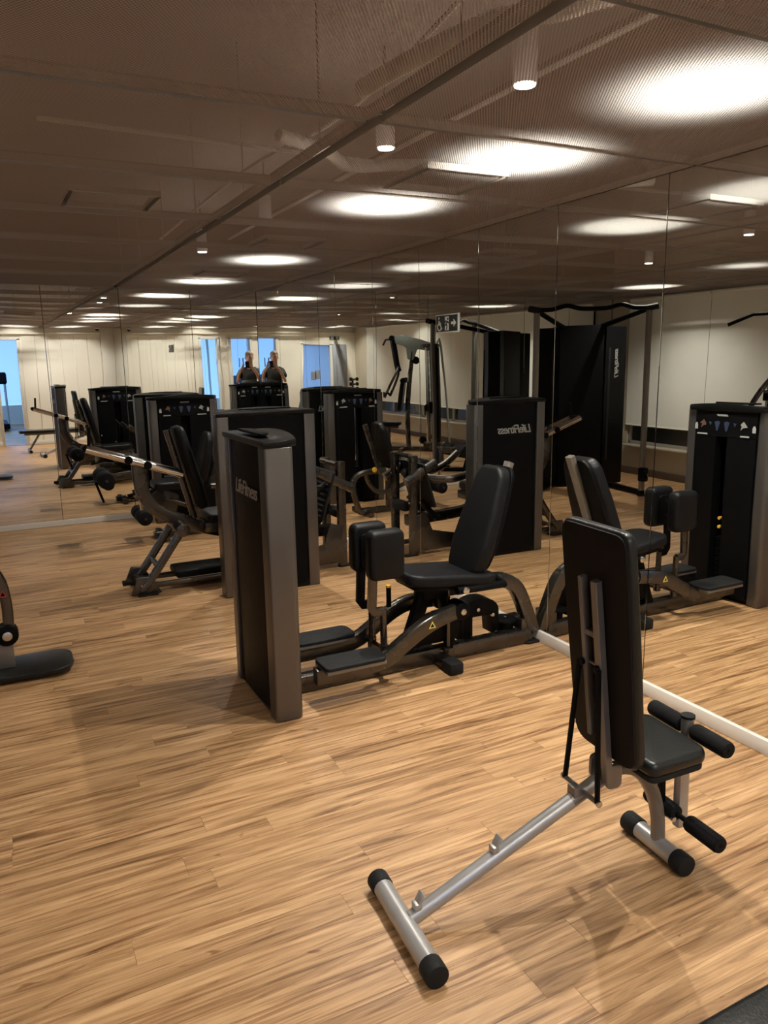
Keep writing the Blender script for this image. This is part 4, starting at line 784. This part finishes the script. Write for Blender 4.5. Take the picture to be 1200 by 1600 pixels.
# ---------------------------------------------------------------- the photographer
H_ = Vector((math.sin(YAW), math.cos(YAW), 0)); S_ = Vector((math.cos(YAW), -math.sin(YAW), 0)); P0 = Vector((CAM.x, CAM.y, 0)) - H_*.42 - S_*.0
def pp(s, f, z): return P0 + S_*s + H_*f + ZV*z
def skin_mesh(nodes, edges, name, m, parent, org, lvl=2):
    me = D.meshes.new(name); me.from_pydata([tuple(n_[0]-Vector(org)) for n_ in nodes], edges, []); o = D.objects.new(name, me); COL.objects.link(o)
    md_ = o.modifiers.new('skin', 'SKIN'); md_.use_smooth_shade = True; md_.branch_smoothing = .4
    for i, n_ in enumerate(nodes): me.skin_vertices[0].data[i].radius = n_[1] if isinstance(n_[1], tuple) else (n_[1], n_[1])
    me.skin_vertices[0].data[0].use_root = True
    ss = o.modifiers.new('sub', 'SUBSURF'); ss.levels = lvl; ss.render_levels = lvl
    dg = bpy.context.evaluated_depsgraph_get(); m2 = D.meshes.new_from_object(o.evaluated_get(dg)); D.objects.remove(o); m2.name = name
    m2.materials.clear(); m2.materials.append(MATS[m]); o = D.objects.new(name, m2); COL.objects.link(o); o.parent = parent
    for p_ in m2.polygons: p_.use_smooth = True
    return o
pt = thing('person', 'person in a black T-shirt photographing with a phone, seen in the mirrored corner', 'person', P0)
N_, E_ = [], []
def nd(p_, r, par=None):
    N_.append((p_, r)); i = len(N_)-1
    if par is not None: E_.append((par, i))
    return i
pel = nd(pp(0, 0, .98), (.15, .115)); wa = nd(pp(0, 0, 1.14), (.14, .10), pel); ch = nd(pp(0, .0, 1.36), (.165, .115), wa); nk0 = nd(pp(0, .0, 1.53), (.075, .065), ch); nk = nd(pp(0, .02, 1.62), (.058, .06), nk0)
j1 = nd(pp(0, .045, 1.69), (.068, .085), nk); h1 = nd(pp(0, .035, 1.78), (.078, .098), j1); h2 = nd(pp(0, .025, 1.86), (.06, .075), h1)
for s in (-1, 1):
    sh = nd(pp(s*.17, 0, 1.47), .062, ch); el = nd(pp(s*.27, .14, 1.20), .044, sh); fa = nd(pp(s*.20, .27, 1.40), .041, el); wr_ = nd(pp(s*.095, .37, 1.54), .029, fa)
    pa_ = nd(pp(s*.082, .40, 1.585), (.030, .018), wr_)
    for k_ in range(4):
        kn = nd(pp(s*.066, .415-.0, 1.60+k_*.0185-.01), .009, pa_); k2 = nd(pp(s*.056, .435, 1.612+k_*.0185-.01), .0085, kn); nd(pp(s*.052, .447, 1.622+k_*.018-.01), .008, k2)
    th = nd(pp(s*.062, .38, 1.60), .011, pa_); nd(pp(s*.050, .372, 1.625), .0095, th)
    hp = nd(pp(s*.095, 0, .90), (.088, .095), pel); kn_ = nd(pp(s*.11, .02, .50), .058, hp); an = nd(pp(s*.12, -.02, .09), .042, kn_); nd(pp(s*.13, .10, .035), (.045, .034), an)
body = skin_mesh(N_, E_, 'body', 'skin', pt, P0)
# face and hair
def ell(name, c, r, m, par):
    b = B_(); bmesh.ops.create_uvsphere(b, u_segments=18, v_segments=12, radius=1.0)
    M = Matrix.Translation(c) @ Matrix((( S_.x*r[0], H_.x*r[1], 0, 0), (S_.y*r[0], H_.y*r[1], 0, 0), (0, 0, r[2], 0), (0, 0, 0, 1))); b.transform(M)
    o = finish(b, name, m, None, P0); o.location = (0, 0, 0); o.parent = par; return o
ell('hair', pp(0, .015, 1.815), (.083, .098, .082), 'hair', body); ell('nose', pp(0, .140, 1.735), (.012, .016, .02), 'skin', body); ell('mouth', pp(0, .128, 1.69), (.022, .008, .006), 'decal_red', body)
for s in (-1, 1): ell('ear', pp(s*.08, .03, 1.745), (.010, .02, .032), 'skin', body); ell('eye', pp(s*.03, .128, 1.77), (.012, .008, .007), 'shroud', body)
# clothes
n2 = [(pp(0, 0, .94), (.20, .17)), (pp(0, 0, 1.14), (.20, .165)), (pp(0, .01, 1.36), (.235, .185)), (pp(0, .005, 1.55), (.125, .115))]; e2 = [(0, 1), (1, 2), (2, 3)]
for s in (-1, 1): k0 = len(n2); n2 += [(pp(s*.185, 0, 1.47), .10), (pp(s*.25, .10, 1.29), .085)]; e2 += [(2, k0), (k0, k0+1)]
skin_mesh(n2, e2, 't_shirt', 'shirt', pt, P0)
n3 = [(pp(0, 0, 1.0), (.16, .125))]; e3 = []
for s in (-1, 1): k0 = len(n3); n3 += [(pp(s*.098, 0, .88), (.105, .112)), (pp(s*.11, .02, .50), .076), (pp(s*.12, -.01, .12), .066)]; e3 += [(0, k0), (k0, k0+1), (k0+1, k0+2)]
skin_mesh(n3, e3, 'trousers', 'trousers', pt, P0)
for s in (-1, 1): b = B_(); c0 = pp(s*.125, .05, .04); box(b, c0, (.1, .28, .08), .03, Matrix((S_, H_, ZV)).transposed(), 3); o = finish(b, 'shoe', 'rubber', None, P0); o.location = (0, 0, 0); o.parent = pt
# phone held just behind the lens
Tp = TH('phone', 'black smartphone held up by the photographer', 'phone', CAM - fw*.03 - up*.06)
b = B_(); plate(b, rrect(.072, .148), CAM - fw*.03 - up*.055, rt, up, .008, .002, .010); Tp.part('phone_body', b, 'phone')
b = B_(); plate(b, rrect(.028, .028), CAM - fw*.0225 - up*.0, rt, up, -.003, .001, .006); Tp.part('lens_block', b, 'phone')
